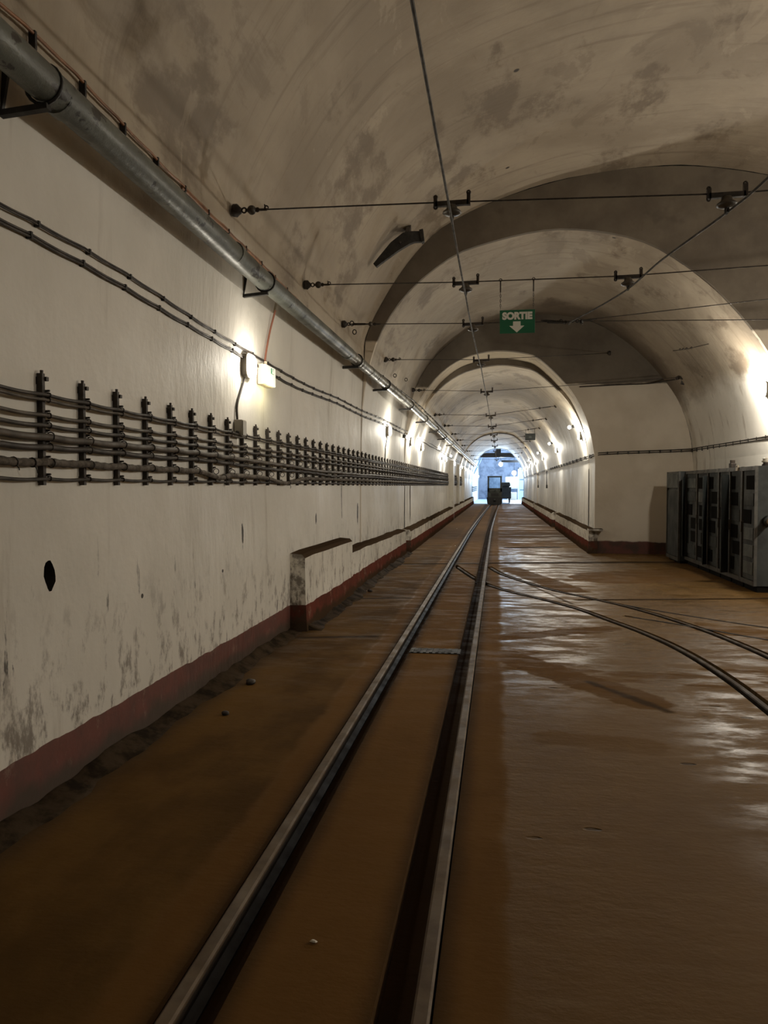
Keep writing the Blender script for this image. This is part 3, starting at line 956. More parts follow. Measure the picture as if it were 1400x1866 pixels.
for sx in (-1, 1):
    for yy in (wy + .4, wy + 1.9):
        MB().lathe([(.04, -.05), (.2, -.05), (.23, 0), (.2, .05)], (wx + sx * .3, yy, .23), (1, 0, 0), 14).build('wheel', 'loco_black', t)

# ------------------------------------------------------------------ rails
def rail(path, name, label, mt, top=.012, head=.046, group=None, depth=-.08):
    pts = [V((p[0], p[1], 0)) for p in path]
    hw = head / 2
    prof = [(-hw * 1.0, top - .006), (-hw * .7, top), (hw * .7, top), (hw * 1.0, top - .006), (hw, top - .028), (.008, top - .036), (.008, depth + .02), (.036, depth + .008), (.036, depth), (-.036, depth), (-.036, depth + .008), (-.008, depth + .02), (-.008, top - .036), (-hw, top - .028)]
    vs, fs = [], []
    k = len(prof)
    for i, p in enumerate(pts):
        t_ = (pts[min(i + 1, len(pts) - 1)] - pts[max(i - 1, 0)]).normalized()
        s_ = V((t_.y, -t_.x, 0))
        for (a_, z_) in prof:
            q = p + s_ * a_
            vs.append((q.x, q.y, z_))
    for i in range(len(pts) - 1):
        for j in range(k):
            a_, b_ = i * k + j, i * k + (j + 1) % k
            fs.append((a_, b_, b_ + k, a_ + k))
    fs += [tuple(range(k)), tuple((len(pts) - 1) * k + j for j in reversed(range(k)))]
    return tag(MB().add(vs, fs).build(name, mt), label, 'rail', group)


for k_ in ('steel_rail', 'steel_rail_rust'):
    n = NT(M[k_])
    a = n.noise(sc=9, detail=5)
    c1, c2 = ((0.125, 0.088, 0.052), (0.085, 0.057, 0.032)) if k_ == 'steel_rail' else ((0.050, 0.030, 0.014), (0.030, 0.018, 0.009))
    n.b.inputs['Specular IOR Level'].default_value = 0.25
    z = n.xyz()[2]
    n.out(n.mix(n.ramp(z, .070, .084), (0.016, 0.010, 0.006), n.mix(n.ramp(a, .4, .65), c1, c2)))
rail([p for p in RL if p[1] < 57.6], 'steel_rail', 'left steel rail of the straight main track', 'steel_rail', group='rails of the main track')
rail([p for p in RR if p[1] < 57.6], 'steel_rail', 'right steel rail of the straight main track', 'steel_rail', group='rails of the main track')
i0 = [i for i, p in enumerate(BA) if p.x > -.12][0]
rail(BA[i0:], 'branch_rail', 'curved rusty branch rail nearer the camera, leaving the main track', 'steel_rail_rust', .004, .042, 'rails of the curved branch')
rail(BB[1:], 'branch_rail', 'curved rusty branch rail on the cabinet side of the branch', 'steel_rail_rust', .004, .042, 'rails of the curved branch')
rail(BA[1:i0 - 2], 'switch_blade', 'short curved switch blade between the two main rails', 'steel_rail_rust', .004, .036)
rail(BC[1:], 'side_rail', 'faint thin rail forking right towards cabinets, farther of the two', 'steel_rail_rust', .002, .03, 'rails of the faint side track', -.045)
rail(BD[1:], 'side_rail', 'faint thin rail forking right, nearer of the two', 'steel_rail_rust', .002, .03, 'rails of the faint side track', -.045)
# grating in the rail bed
t = thing('drain_grate', 'small dark drain grating set between the main rails', 'drain cover', (-.48, 6.2, 0))
MB().box(-.70, -.29, 6.12, 6.30, .0, .006).build('frame', 'black', t)
for k_ in range(8):
    MB().box(-.69 + k_ * .05, -.665 + k_ * .05, 6.13, 6.29, .006, .010).build('grate_bar', 'black', t)

# ------------------------------------------------------------------ steam pipe on the left
pc = catmull([(-1.69, -1.5, 2.86), (-1.69, 2.4, 2.86), (-1.70, 5.5, 2.85), (-1.69, 8.7, 2.86)], 10)
pd = catmull([(-1.69, 8.7, 2.86), (-1.65, 11.1, 2.85), (-1.56, 14.7, 2.80), (-1.55, 28.6, 2.78), (-1.55, 57.8, 2.78)], 14)
t = thing('wall_pipe', 'thick grey pipe high along the left wall, flaking paint then silvery', 'pipe', (-1.69, 2.4, 2.78))
MB().tube(pc, .068, 20).build('painted_pipe', 'pipe', t)
MB().tube(pd, .063, 16).build('clad_pipe', 'pipe_clad', t)
for yy in (2.83, 4.85, 8.62):
    MB().tube([(-1.695, yy - .035, 2.856), (-1.695, yy + .035, 2.856)], .0715, 18).build('joint_collar', 'pipe', t)
for k_ in range(22):
    yy = 9.3 + k_ * .62 + (k_ > 8) * (k_ - 8) * .5
    p = min(pd, key=lambda q: abs(q.y - yy))
    px_ = p.x
    MB().tube([(p.x, p.y - .014, p.z), (p.x, p.y + .014, p.z)], .0665, 14).build('cladding_band', 'pipe_clad', t)


def pipe_bracket(y_, cx, cz, label):
    t_ = thing('pipe_bracket', label, 'bracket', (-1.86, y_, cz - .1), 'brackets under the wall pipe')
    MB().bar((-1.88, y_, cz - .10), (cx + .02, y_, cz - .085), .03, .022).build('arm', 'black', t_)
    MB().torus((cx, y_, cz), .0735, .007, (0, 1, 0), 18, 6).build('strap', 'black', t_)
    MB().bar((-1.88, y_, cz - .10), (-1.845, y_, cz + .08), .03, .015, (0, 1, 0)).build('wall_plate', 'black', t_)


pipe_bracket(2.72, -1.695, 2.857, 'black pipe bracket with long arm, nearest, top left corner')
pipe_bracket(5.52, -1.70, 2.85, 'black pipe bracket above the first bulkhead lamp')
for k_, yy in enumerate((9.15, 11.3, 13.8, 16.5, 19.5, 22.5, 26)):
    p = min(pd, key=lambda q: abs(q.y - yy))
    t_ = thing('pipe_bracket', ORD[k_ + 2] + ' black pipe bracket along the left wall, counting from the near end', 'bracket', (p.x - .1, yy, p.z - .11), 'brackets under the wall pipe')
    MB().bar((p.x - .20, yy, p.z - .085), (p.x + .02, yy, p.z - .078), .04, .03).build('arm', 'black', t_)
    MB().torus((p.x, yy, p.z), .071, .009, (0, 1, 0), 14, 6).build('strap', 'black', t_)

# ------------------------------------------------------------------ clipped cables
def clipped(name, paths, r, mt, label, cat, clip_y, group=None, clip='clip', clip_mt='black', wallside=-1, nmax=60):
    allp = [p for q in paths for p in q]
    ymin = min(allp, key=lambda p: p[1])
    t_ = thing(name, label, cat, ymin, group)
    for q in paths:
        MB().tube(q, r, 7).build('cable', mt, t_)
    for c_ in clip_y[:nmax]:
        ps = [min(q, key=lambda p: abs(p[1] - c_)) for q in paths]
        zz = [p[2] for p in ps]
        xx = sum(p[0] for p in ps) / len(ps)
        MB().box(xx - r - .012, xx + r + .003, c_ - .007, c_ + .007, min(zz) - r - .003, max(zz) + r + .003, .002).build(clip, clip_mt, t_)
    return t_


def wob_path(ctrl, per, amp, f_, seed, sag=None):
    out = []
    for p in catmull(ctrl, per):
        a_ = noise.noise(V((p.y * f_, seed, 0))) * amp
        if sag:
            a_ -= sag[0] * abs(math.sin(PI * (p.y - sag[2]) / sag[1]))
        out.append(V((p.x, p.y, p.z + a_)))
    return out


orange = wob_path([(-1.82, 1.6, 3.14), (-1.82, 2.66, 3.13), (-1.82, 3.06, 3.14), (-1.82, 4.1, 3.1), (-1.825, 5.3, 3.09), (-1.825, 7.0, 3.06)], 22, .012, 2.2, 3, (.008, .37, .2))
orange2 = wob_path([(-1.822, 4.3, 3.075), (-1.822, 5.3, 3.072), (-1.827, 7.0, 3.042)], 22, .012, 2.2, 3)
clipped('orange_cable', [orange, orange2], .0075, 'orange', 'orange-brown clipped cable running above the grey wall pipe', 'cable', [1.75 + .37 * i for i in range(14)])
dk = wob_path([(-1.825, 7.1, 3.04), (-1.77, 9.7, 2.99), (-1.66, 13.5, 2.99), (-1.575, 17, 2.98), (-1.56, 30, 3.0), (-1.55, 57, 3.0)], 30, .015, .9, 9)
clipped('dark_cable', [dk], .011, 'cable_dark', 'dark cable above the silvery far stretch of wall pipe', 'cable', [7.3 + .6 * i for i in range(20)])

U1 = wob_path([(-1.872, 2.2, 2.43), (-1.872, 2.72, 2.43), (-1.872, 3.56, 2.435), (-1.874, 5.23, 2.385), (-1.874, 7.52, 2.36), (-1.86, 12.67, 2.44), (-1.83, 17, 2.47), (-1.80, 23.7, 2.5), (-1.80, 57, 2.5)], 26, .02, .5, 5, (.006, .40, .1))
U2 = wob_path([(-1.876, 2.2, 2.37), (-1.876, 2.73, 2.37), (-1.876, 3.57, 2.365), (-1.878, 5.4, 2.315), (-1.878, 7.52, 2.30), (-1.866, 12.7, 2.37), (-1.84, 17, 2.41), (-1.81, 23.7, 2.44), (-1.81, 57, 2.44)], 26, .02, .5, 8, (.006, .40, .1))
U1b = [p + V((.002, 0, -.0105)) for p in U1]
U2b = [p + V((.002, 0, -.0125)) for p in U2]
clipped('wall_cable', [U1, U1b], .0045, 'cable_dark', 'upper of the two clipped dark cable runs at lamp height, left wall', 'cable', [2.55 + .40 * i for i in range(44)], 'cable runs at lamp height')
clipped('wall_cable', [U2, U2b], .0058, 'cable_dark', 'lower of the two clipped dark cable runs at lamp height, left wall', 'cable', [2.5 + .40 * i for i in range(44)], 'cable runs at lamp height')

# right wall pair, wrapped round the bay corner
R1 = catmull([(3.75, 10.9, 2.04), (3.755, 12.8, 2.05), (3.755, 15.2, 2.07)], 8) + catmull([(3.73, 15.66, 2.065), (3.4, 15.715, 2.05), (2.9, 15.72, 2.035), (2.4, 15.72, 2.02), (2.0, 15.715, 2.0)], 6) + catmull([(1.885, 15.9, 1.975), (1.875, 17, 1.965), (1.875, 24, 1.97), (1.875, 57, 1.97)], 8)
R2 = [p + V((0, 0, -.035)) for p in R1]
t = thing('right_wall_cable', 'pair of dark clipped cables across the bay end wall above cabinets', 'cable', (2.0, 15.7, 1.95))
MB().tube(R1, .010, 7).build('cable', 'cable_dark', t)
MB().tube(R2, .010, 7).build('cable', 'cable_dark', t)
for i in range(9):
    xx = 2.15 + i * .2
    MB().box(xx - .009, xx + .009, 15.704, 15.75, 1.957 + (xx - 2) * .03, 2.018 + (xx - 2) * .03).build('clip', 'black', t)
for i in range(12):
    yy = 11.2 + i * .38
    MB().box(3.745, 3.78, yy - .009, yy + .009, 2.0, 2.065).build('clip', 'black', t)
for i in range(14):
    yy = 16.3 + i * .9
    MB().box(1.86, 1.92, yy - .014, yy + .014, 1.915, 1.99).build('clip', 'black', t)

# ------------------------------------------------------------------ cable racks
RZ = [1.728, 1.708, 1.643, 1.602, 1.556, 1.512, 1.445, 1.38]
RRAD = [.0085, .0075, .009, .0095, .0155, .0125, .0165, .0075]
RY = [2.972 + .3185 * i for i in range(84)]
RY = [y_ for y_ in RY if y_ < 29.5] + [31.9 + .33 * i for i in range(12)] + [37.2 + .36 * i for i in range(11)]
bar_mb = MB()
bar_mb.box(-.036, -.012, -.010, .010, 0, .465).box(-.052, -.036, -.012, .012, .01, .04).box(-.052, -.036, -.012, .012, .42, .45)
tip_mb = MB().box(-.028, -.004, .008, .026, .435, .452).tube([(-.02, .0, .455), (-.02, .0, .478)], .007, 6)
root = thing('cable_rack_upright', 'x', 'cable rack', (-1.86, RY[0], 1.352), 'cable rack uprights on the left wall')
z0r = 1.352


def rel_build(mb_, name, mt, parent):
    o = bpy.data.objects.new(name, mb_.mesh(name, mt))
    o.parent = parent
    COL.objects.link(o)
    return o


rel_build(bar_mb, 'upright_bar', 'rust', root)
rel_build(tip_mb, 'top_bolt', 'rust', root)
for zc, rc in zip(RZ, RRAD):
    c_ = MB()
    zz = zc - z0r
    c_.torus((rc - .011, .020, zz), rc + .0025, .0028, (0, 1, 0), 10, 5)
    c_.box(-.024, -.010, .010, .026, zz + rc, zz + rc + .014)
    c_.tube([(-.014, .018, zz + rc + .010), (.004, .018, zz + rc + .010)], .0045, 6)
    rel_build(c_, 'cable_clamp', 'rust', root)
far_mb = MB()
far_mb.box(-.034, -.012, -.008, .008, 0, .465).box(-.05, -.034, -.01, .01, .01, .04).box(-.05, -.034, -.01, .01, .42, .45)
for zc, rc in zip(RZ, RRAD):
    far_mb.box(-.024, rc - .006, .008, .018, zc - z0r, zc - z0r + rc + .010)
far_mesh = far_mb.mesh('upright_bar', 'rust')
roots = [root]
for i, y_ in enumerate(RY[1:], 1):
    if i < 26:
        c_ = copy_tree(root, (-1.86, y_, 1.352))
    else:
        c_ = bpy.data.objects.new('cable_rack_upright', far_mesh)
        c_.location = (-1.86, y_, 1.352)
        COL.objects.link(c_)
    roots.append(c_)
for i, r_ in enumerate(roots):
    if i < 26:
        lb = ORD[i] + ' dark steel cable rack upright on the left wall, from the left edge'
    elif RY[i] < 30:
        lb = 'dark steel rack upright in the dense far rows before the white pilaster'
    else:
        lb = 'tiny dark steel rack upright beyond the white pilaster, far left wall'
    tag(r_, lb, 'cable rack', 'cable rack uprights on the left wall' if i < 26 else 'far cable rack uprights before the pilaster' if RY[i] < 30 else 'cable rack uprights beyond the pilaster')

NAMES = ['topmost thin dark cable carried on the left wall rack', 'second cable from the top of the left wall rack, grey and thin',
         'third cable from the top of the left wall rack', 'fourth cable from the top of the left wall rack',
         'upper thick brown cable, fifth down on the left wall rack', 'thick black cable, sixth down on the left wall rack',
         'thickest cloth-wrapped cable with frayed bindings on the left wall rack', 'lowest thin cable at the foot of the left wall rack']
CM = ['cable_dark', 'cable', 'cable', 'cable_dark', 'cable', 'cable_dark', 'cable_wrap', 'cable_dark']
for i in range(8):
    pts = []
    rad = []
    y_ = 2.2
    while y_ < 29.6:
        s_ = .006 * abs(math.sin(PI * (y_ - 2.972) / .3185))
        z_ = RZ[i] - s_ + noise.noise(V((y_ * 1.1, i * 7.3, 0))) * (.010 if i in (4, 5, 6) else .004)
        if i == 4 and y_ > 4.6:
            z_ -= .05 * min(1, (y_ - 4.6) / 3.5)
        if i == 5 and y_ > 4.6:
            z_ -= .035 * min(1, (y_ - 4.6) / 3) + .02 * math.exp(-((y_ - 8.6) / .5) ** 2)
        if i == 6:
            z_ += -.032 * math.exp(-((y_ - 4.95) / .18) ** 2) - .048 * math.exp(-((y_ - 6.6) / .45) ** 2) - .02 * min(1, max(0, y_ - 4.3))
        x_ = -1.872 + RRAD[i] + .001 + noise.noise(V((y_ * .9, i * 3.1, 5))) * .003
        pts.append((x_, y_, z_))
        k_ = 1.0
        if i == 6:
            k_ = 1.0 + .10 * math.sin(y_ * 90) * (1 if y_ < 5.2 else .4)
        rad.append(RRAD[i] * k_)
        y_ += (.02 if i == 6 else .053) if y_ < 8 else .16
    t = thing('rack_cable', NAMES[i], 'cable', pts[0], 'cables on the left wall rack')
    MB().tube(pts, rad, 8 if i > 3 else 6).build('sheath', CM[i], t)
    if i == 6:
        for (yy, l_) in ((2.60, .035), (2.74, .02), (2.86, .03), (5.05, .03), (6.05, .03), (6.7, .035)):
            p = min(pts, key=lambda q: abs(q[1] - yy))
            MB().torus((p[0], p[1], p[2]), .0185, .003, (0, 1, .2), 10, 5).tube([(p[0] + .012, yy, p[2] - .012), (p[0] + .018, yy + .006, p[2] - .012 - l_ * .7), (p[0] + .01, yy + .02, p[2] - .012 - l_)], .0022, 5).build('frayed_binding', 'black', t)
    fp = [(-1.875 + RRAD[i], 31.6 + k * .5, RZ[i] - .02) for k in range(20)]
    MB().tube(fp, RRAD[i], 6).build('far_stretch', CM[i], t)

# ------------------------------------------------------------------ lamps on the walls
def bulkhead(x_, y_, z_, side, label, power, color, name='bulkhead_lamp', lens='lens', tilt=0.0, group=None, s_=1.0, lx_=None):
    """oval bulkhead lamp on a wall; side -1: left wall facing +x, +1: right wall facing -x"""
    t_ = thing(name, label, 'lamp', (x_, y_, z_), group)
    d = -side

    def oval(mb_, x0, x1, ry, rz, n_=18, ease=1.0):
        vs = []
        for xx, k in ((x0, 1.0), (x0 + (x1 - x0) * .6, 1.0), (x1, ease)):
            for i in range(n_):
                a_ = 2 * PI * i / n_
                cy, cz = math.cos(a_), math.sin(a_)
                cy = math.copysign(abs(cy) ** .6, cy)
                cz = math.copysign(abs(cz) ** .6, cz)
                vs.append((x_ + d * xx * s_ + d * tilt * cz * rz * s_, y_ + cy * ry * k * s_, z_ + cz * rz * k * s_))
        fs = [(j * n_ + i, j * n_ + (i + 1) % n_, (j + 1) * n_ + (i + 1) % n_, (j + 1) * n_ + i) for j in range(2) for i in range(n_)]
        fs += [tuple(reversed(range(n_))), tuple(2 * n_ + i for i in range(n_))]
        mb_.add(vs, fs, False)
        return mb_
    oval(MB(), -.01, .030, .095, .090).build('housing', 'grey_plastic', t_)
    oval(MB(), .030, .038, .099, .094).build('rim', 'porcelain_white', t_)
    oval(MB(), .036, .066, .088, .084, ease=.75).build('lamp_glass', lens, t_)
    lamp_light('lamp_light', t_, (d * (.17 if s_ < 1.1 else .30), 0, 0), power, color, .05)
    return t_


G1 = 'bulkhead lamps on the left wall'
G2 = 'bulkhead lamps on the right wall'
bulkhead(-1.885, 5.62, 2.25, -1, 'bright white oval bulkhead lamp on left wall beside the exit light', P_NEAR, WARM, group=G1)
LY = [13.1, 16.4, 18.7, 25.8, 27.4, 33.0, 39.5, 44.0, 49.5, 54.5]
for k_, yy in enumerate(LY):
    bulkhead(-1.88 if yy < 14 else -1.855, yy, 2.29, -1, ORD[k_ + 1] + ' glowing bulkhead lamp along the left wall, counting from the exit light', P_LEFT * (1 if yy < 20 else 1.2), SOFT, group=G1)
RYL = [17.3, 24.0, 31.0, 37.3, 43.0, 49.3, 54.5]
for k_, yy in enumerate(RYL):
    bulkhead(1.80, yy, 2.44, 1, ORD[k_] + ' glowing bulkhead lamp along the tunnel right wall, from the bay corner', P_RIGHT, SOFT, group=G2)
bulkhead(3.62, 11.15, 2.66, 1, 'bright bulkhead lamp on bay right wall, at right photo edge', P_BAY, WARM, group=G2, s_=1.15)
bulkhead(5.92, 7.3, 2.6, 1, 'bulkhead lamp on junction wall right of the frame, by the cabinets', P_JUNCTION, WARM, group='lamps of the junction wall', s_=1.2)
bulkhead(5.92, 2.2, 2.6, 1, 'bulkhead lamp on junction wall right of the frame, beside the camera', P_JUNCTION * .36, WARM, group='lamps of the junction wall', s_=1.2)


def small_bulb(x_, y_, z_, side, label, power=2.0):
    t_ = thing('small_bulb', label, 'lamp', (x_, y_, z_), 'small bulbs above the wall lamps')
    d = -side
    MB().lathe([(.035, -.02), (.035, .02), (.02, .03), (.02, .05)], (x_, y_, z_), (d, 0, -.2), 10).build('socket', 'black', t_)
    MB().ball((x_ + d * .085, y_, z_ - .02), .042).build('bulb', 'lens', t_)
    lamp_light('lamp_light', t_, (d * .16, 0, -.02), power, SOFT, .04)


for k_, (yy, zz) in enumerate([(18.0, 2.70), (24.9, 2.70), (32.0, 2.7), (41, 2.7), (46, 2.7)]):
    small_bulb(1.70, yy, zz, 1, ORD[k_] + ' small round bulb above the right wall lamps, from the bay')
for k_, (yy, zz) in enumerate([(15.2, 2.33), (17.6, 2.44), (23.6, 2.52), (29.4, 2.5)]):
    small_bulb(-1.85, yy, zz, -1, ORD[k_] + ' small bulb on the left wall cable run, from the near end', .8)

for k_, yy in enumerate((60.0, 64.5, 69.0, 74.0, 79.0)):
    bulkhead(-1.93, yy, 2.3, -1, ORD[k_] + ' cool bright lamp along the left wall of the far hall', 45, COOL, lens='lens_hall', group='wall lamps of the far hall', s_=1.0)
# exit light box next to the first lamp
ex, ey, ez = -1.875, 6.02, 2.235
t = thing('exit_light', 'beige exit light box with green pictogram right of the first lamp', 'exit light', (ex, ey, ez))
MB().box(ex - .01, ex + .036, ey - .12, ey + .16, ez - .082, ez + .082, .006).build('housing', 'beige', t)
MB().box(ex + .034, ex + .060, ey - .115, ey + .155, ez - .078, ez + .078, .01).build('diffuser', 'lens_exit', t)
px0 = ex + .061
pg = MB().box(px0 - .004, px0 + .001, ey + .015, ey + .095, ez + .018, ez + .062)
pgo = pg.build('pictogram', 'exit_green', t)
MB().ball((px0 + .001, ey + .045, ez + .055), .005, 6).bar((px0 + .002, ey + .045, ez + .048), (px0 + .002, ey + .052, ez + .036), .007, .003, (1, 0, 0)).bar((px0 + .002, ey + .052, ez + .036), (px0 + .002, ey + .040, ez + .023), .005, .003, (1, 0, 0)).bar((px0 + .002, ey + .052, ez + .036), (px0 + .002, ey + .064, ez + .025), .005, .003, (1, 0, 0)).box(px0, px0 + .002, ey + .072, ey + .09, ez + .022, ez + .058).build('running_figure', 'lens_exit', pgo)
MB().tube([(ex + .02, ey, ez + .08), (ex + .02, ey, ez + .115)], .014, 8).build('cable_gland', 'beige', t)
lamp_light('lamp_light', t, (.14, .0, -.12), 1.6, (1.0, .92, .5), .03)
# conduits and junction box
tag(MB().tube(catmull([(-1.83, 6.22, 2.80), (-1.855, 6.15, 2.62), (-1.865, 6.08, 2.45), (-1.862, 6.03, 2.36)], 5), .0085, 8).build('feed_conduit', 'pinkish'),
    'thin reddish conduit dropping from the pipe to the exit light', 'conduit')
tag(MB().tube(catmull([(-1.875, 5.56, 2.155), (-1.883, 5.52, 2.08), (-1.887, 5.42, 1.94), (-1.886, 5.42, 1.83)], 5), .009, 8).build('lamp_conduit', 'cable_dark'),
    'dark conduit running down from the first lamp to junction box', 'conduit')
t = thing('junction_box', 'small grey junction box on the cable rack below the first lamp', 'box', (-1.84, 5.42, 1.71))
MB().box(-1.895, -1.835, 5.375, 5.465, 1.71, 1.83, .006).build('body', 'grey_plastic', t)
MB().box(-1.835, -1.828, 5.38, 5.46, 1.716, 1.824, .003).build('lid', 'grey_plastic', t)
for yy in (5.36, 5.48):
    MB().tube([(-1.865, yy - .012, 1.735), (-1.865, yy + .012, 1.735)], .012, 8).build('cable_gland', 'black', t)
tag(MB().tube([(-1.872, 13.05, 2.19), (-1.888, 12.95, 2.0), (-1.888, 12.9, 1.82)], .009, 6).build('lamp_conduit', 'cable_dark'), 'dark conduit under the second left wall lamp', 'conduit')
for k_, yy in enumerate((30.4, 36.8)):
    tag(MB().tube([(1.88, yy, 1.95), (1.885, yy, 1.35)], .018, 6).box(1.86, 1.91, yy - .05, yy + .05, 1.25, 1.38).build('pull_cord', 'black'), ('nearer' if k_ == 0 else 'farther') + ' dark cord with switch hanging from right wall cables', 'switch', 'hanging switches on the right wall')

# ------------------------------------------------------------------ overhead line
def hanger(x_, y_, z_, label, group, s_=1.0):
    t_ = thing('wire_hanger', label, 'insulator', (x_, y_, z_ - .1), group)
    w2 = .11 * s_
    b = MB()
    b.bar((x_ - w2, y_, z_ - .012), (x_ + w2, y_, z_ - .008), .032, .032 * s_)
    b.box(x_ - w2 - .012, x_ - w2 + .012, y_ - .016, y_ + .016, z_ - .03, z_ + .035 * s_)
    b.box(x_ + w2 - .012, x_ + w2 + .012, y_ - .016, y_ + .016, z_ - .025, z_ + .055 * s_)
    b.torus((x_ + w2, y_, z_ + .058), .011, .006, (0, 1, 0), 10, 5)
    b.torus((x_ - w2, y_, z_ + .036), .011, .006, (0, 1, 0), 10, 5)
    b.torus((x_ - w2, y_, z_ - .03), .011, .006, (0, 1, 0), 10, 5)
    b.build('bracket', 'rust', t_)
    MB().lathe([(.026, -.018), (.034, -.03), (.036, -.045), (.062 * s_, -.064), (.064 * s_, -.074), (.050, -.083), (.022, -.09)], (x_, y_, z_), n=18).build('insulator_bell', 'porcelain', t_)
    MB().lathe([(.012, -.088), (.016, -.10), (.009, -.125)], (x_, y_, z_), n=8).box(x_ - .008, x_ + .008, y_ - .03, y_ + .03, z_ - .125, z_ - .098).build('wire_clamp', 'black', t_)


def span(pts, label, left='ball', right='plate', r=.0045, seg_sag=0.0):
    """span wire from wall to wall; pts left to right"""
    a_ = V(pts[0])
    t_ = thing('span_wire', label, 'wire', a_, 'span wires of the overhead line')
    d = (V(pts[1]) - a_).normalized()
    L_ = .21 if left == 'ball' else .42
    wire_pts = [a_ + d * L_] + [V(p) for p in pts[1:]]
    e = V(pts[-1])
    d2 = (V(pts[-2]) - e).normalized()
    if right == 'ball':
        wire_pts[-1] = e + d2 * .45
    MB().tube(wire_pts, r, 6).build('wire', 'rust', t_)
    pl = MB().lathe([(.042, -.03), (.045, .0), (.03, .015), (.02, .03)], a_, (1, 0, -.1), 10)
    pl.torus(a_ + d * .05, .017, .006, (0, 1, 0), 10, 5)
    pl.build('wall_plate', 'rust', t_)
    if left == 'ball':
        MB().ball(a_ + d * .105, .032, 12).build('strain_insulator', 'porcelain', t_)
        MB().tube([a_ + d * .06, a_ + d * .08], .012, 6).tube([a_ + d * .13, a_ + d * .215], .0085, 6).torus(a_ + d * .145, .013, .005, (0, 1, 0), 10, 5).bar(a_ + d * .205, a_ + d * .205 + V((-.008, 0, .035)), .008, .008).torus(a_ + d * .21 + V((0, 0, .012)), .013, .005, (0, 1, 0), 10, 5).build('shackle', 'rust', t_)
    else:
        MB().tube([a_ + d * .05, a_ + d * .09, a_ + d * .1, a_ + d * .24, a_ + d * .26], [.007, .007, .014, .013, .007], 7).build('turnbuckle', 'rust', t_)
        MB().ball(a_ + d * .31, .028, 10).build('strain_insulator', 'porcelain', t_)
        MB().tube([a_ + d * .26, a_ + d * .285], .008, 6).tube([a_ + d * .335, a_ + d * .43], .008, 6).torus(a_ + d * .36, .014, .005, (0, 1, 0), 10, 5).build('shackle', 'rust', t_)
    pr_ = MB().lathe([(.042, -.03), (.045, .0), (.03, .015), (.02, .03)], e, (-1, 0, 0), 10)
    pr_.build('wall_plate', 'rust', t_)
    if right == 'ball':
        MB().tube([e + d2 * .03, e + d2 * .10, e + d2 * .11, e + d2 * .3, e + d2 * .31], [.006, .006, .013, .012, .006], 7).build('turnbuckle', 'rust', t_)
        MB().ball(e + d2 * .37, .028, 10).tube([e + d2 * .31, e + d2 * .46], .008, 6).build('strain_insulator', 'porcelain', t_)
    return t_


S = [  # y, left anchor, hanger, others..., right end
    (5.2, (-1.80, 3.26), (-.31, 3.24), [(1.43, 3.20)], (5.83, 3.3), 'ball', 'plate'),
    (7.2, (-1.80, 3.26), (-.30, 3.23), [(1.15, 3.23)], (5.80, 3.40), 'ball', 'plate'),
    (9.0, (-1.80, 3.26), (-.29, 3.225), [(.80, 3.215)], (5.83, 3.10), 'turn', 'plate'),
    (11.6, (-1.68, 3.26), (-.25, 3.225), [], None, 'ball', 'plate'),
    (15.3, (-1.66, 3.25), (-.22, 3.205), [], (3.30, 3.32), 'ball', 'plate'),
    (18.9, (-1.52, 3.09), (-.17, 3.06), [], (1.36, 3.26), 'ball', 'ball'),
    (22.4, (-1.52, 3.09), (-.16, 3.06), [], (1.36, 3.26), 'ball', 'ball'),
    (26.0, (-1.52, 3.09), (-.13, 3.05), [], (1.36, 3.26), 'ball', 'ball'),
    (29.5, (-1.52, 3.09), (-.13, 3.07), [], (1.36, 3.26), 'ball', 'ball'),
    (33.5, (-1.52, 3.09), (-.12, 3.06), [], (1.36, 3.26), 'ball', 'ball'),
    (38.5, (-1.50, 3.07), (-.10, 3.06), [], (1.35, 3.22), 'ball', 'ball'),
    (44.5, (-1.50, 3.07), (-.08, 3.06), [], (1.35, 3.22), 'ball', 'ball'),
    (51.0, (-1.50, 3.07), (-.06, 3.06), [], (1.35, 3.22), 'ball', 'ball')]
extra = {0: 'nearest, crossing the vault above the lamps', 1: 'the one carrying the green exit sign', 2: 'just behind the green sign',
         3: 'fading towards the bay end wall', 4: 'ending at the bay corner bracket'}
for k_, (yy, la, hg, oth, rt, lm, rm) in enumerate(S):
    pts = [(la[0], yy, la[1]), (hg[0], yy, hg[1])] + [(o_[0], yy, o_[1]) for o_ in oth]
    if k_ == 3:
        pts.append((2.16, 15.72, 3.96))
    else:
        pts.append((rt[0], yy if k_ != 4 else 14.7, rt[1]))
    lb = ORD[k_] + ' overhead span wire, ' + extra[k_] if k_ in extra else ORD[k_] + ' overhead span wire from the camera, inside the lit tunnel'
    span(pts, lb, lm, rm, .005 if k_ < 5 else .006)
    hanger(hg[0], yy, hg[1], ORD[k_] + ' hanger of the main trolley wire, counting from the camera', 'hangers of the main trolley wire')
hanger(1.43, 5.2, 3.20, 'wire hanger holding the branch wire, upper right, nearest', 'hangers of the branch wire')
hanger(1.15, 7.2, 3.23, 'wire hanger holding the branch wire, right of the exit sign', 'hangers of the branch wire')

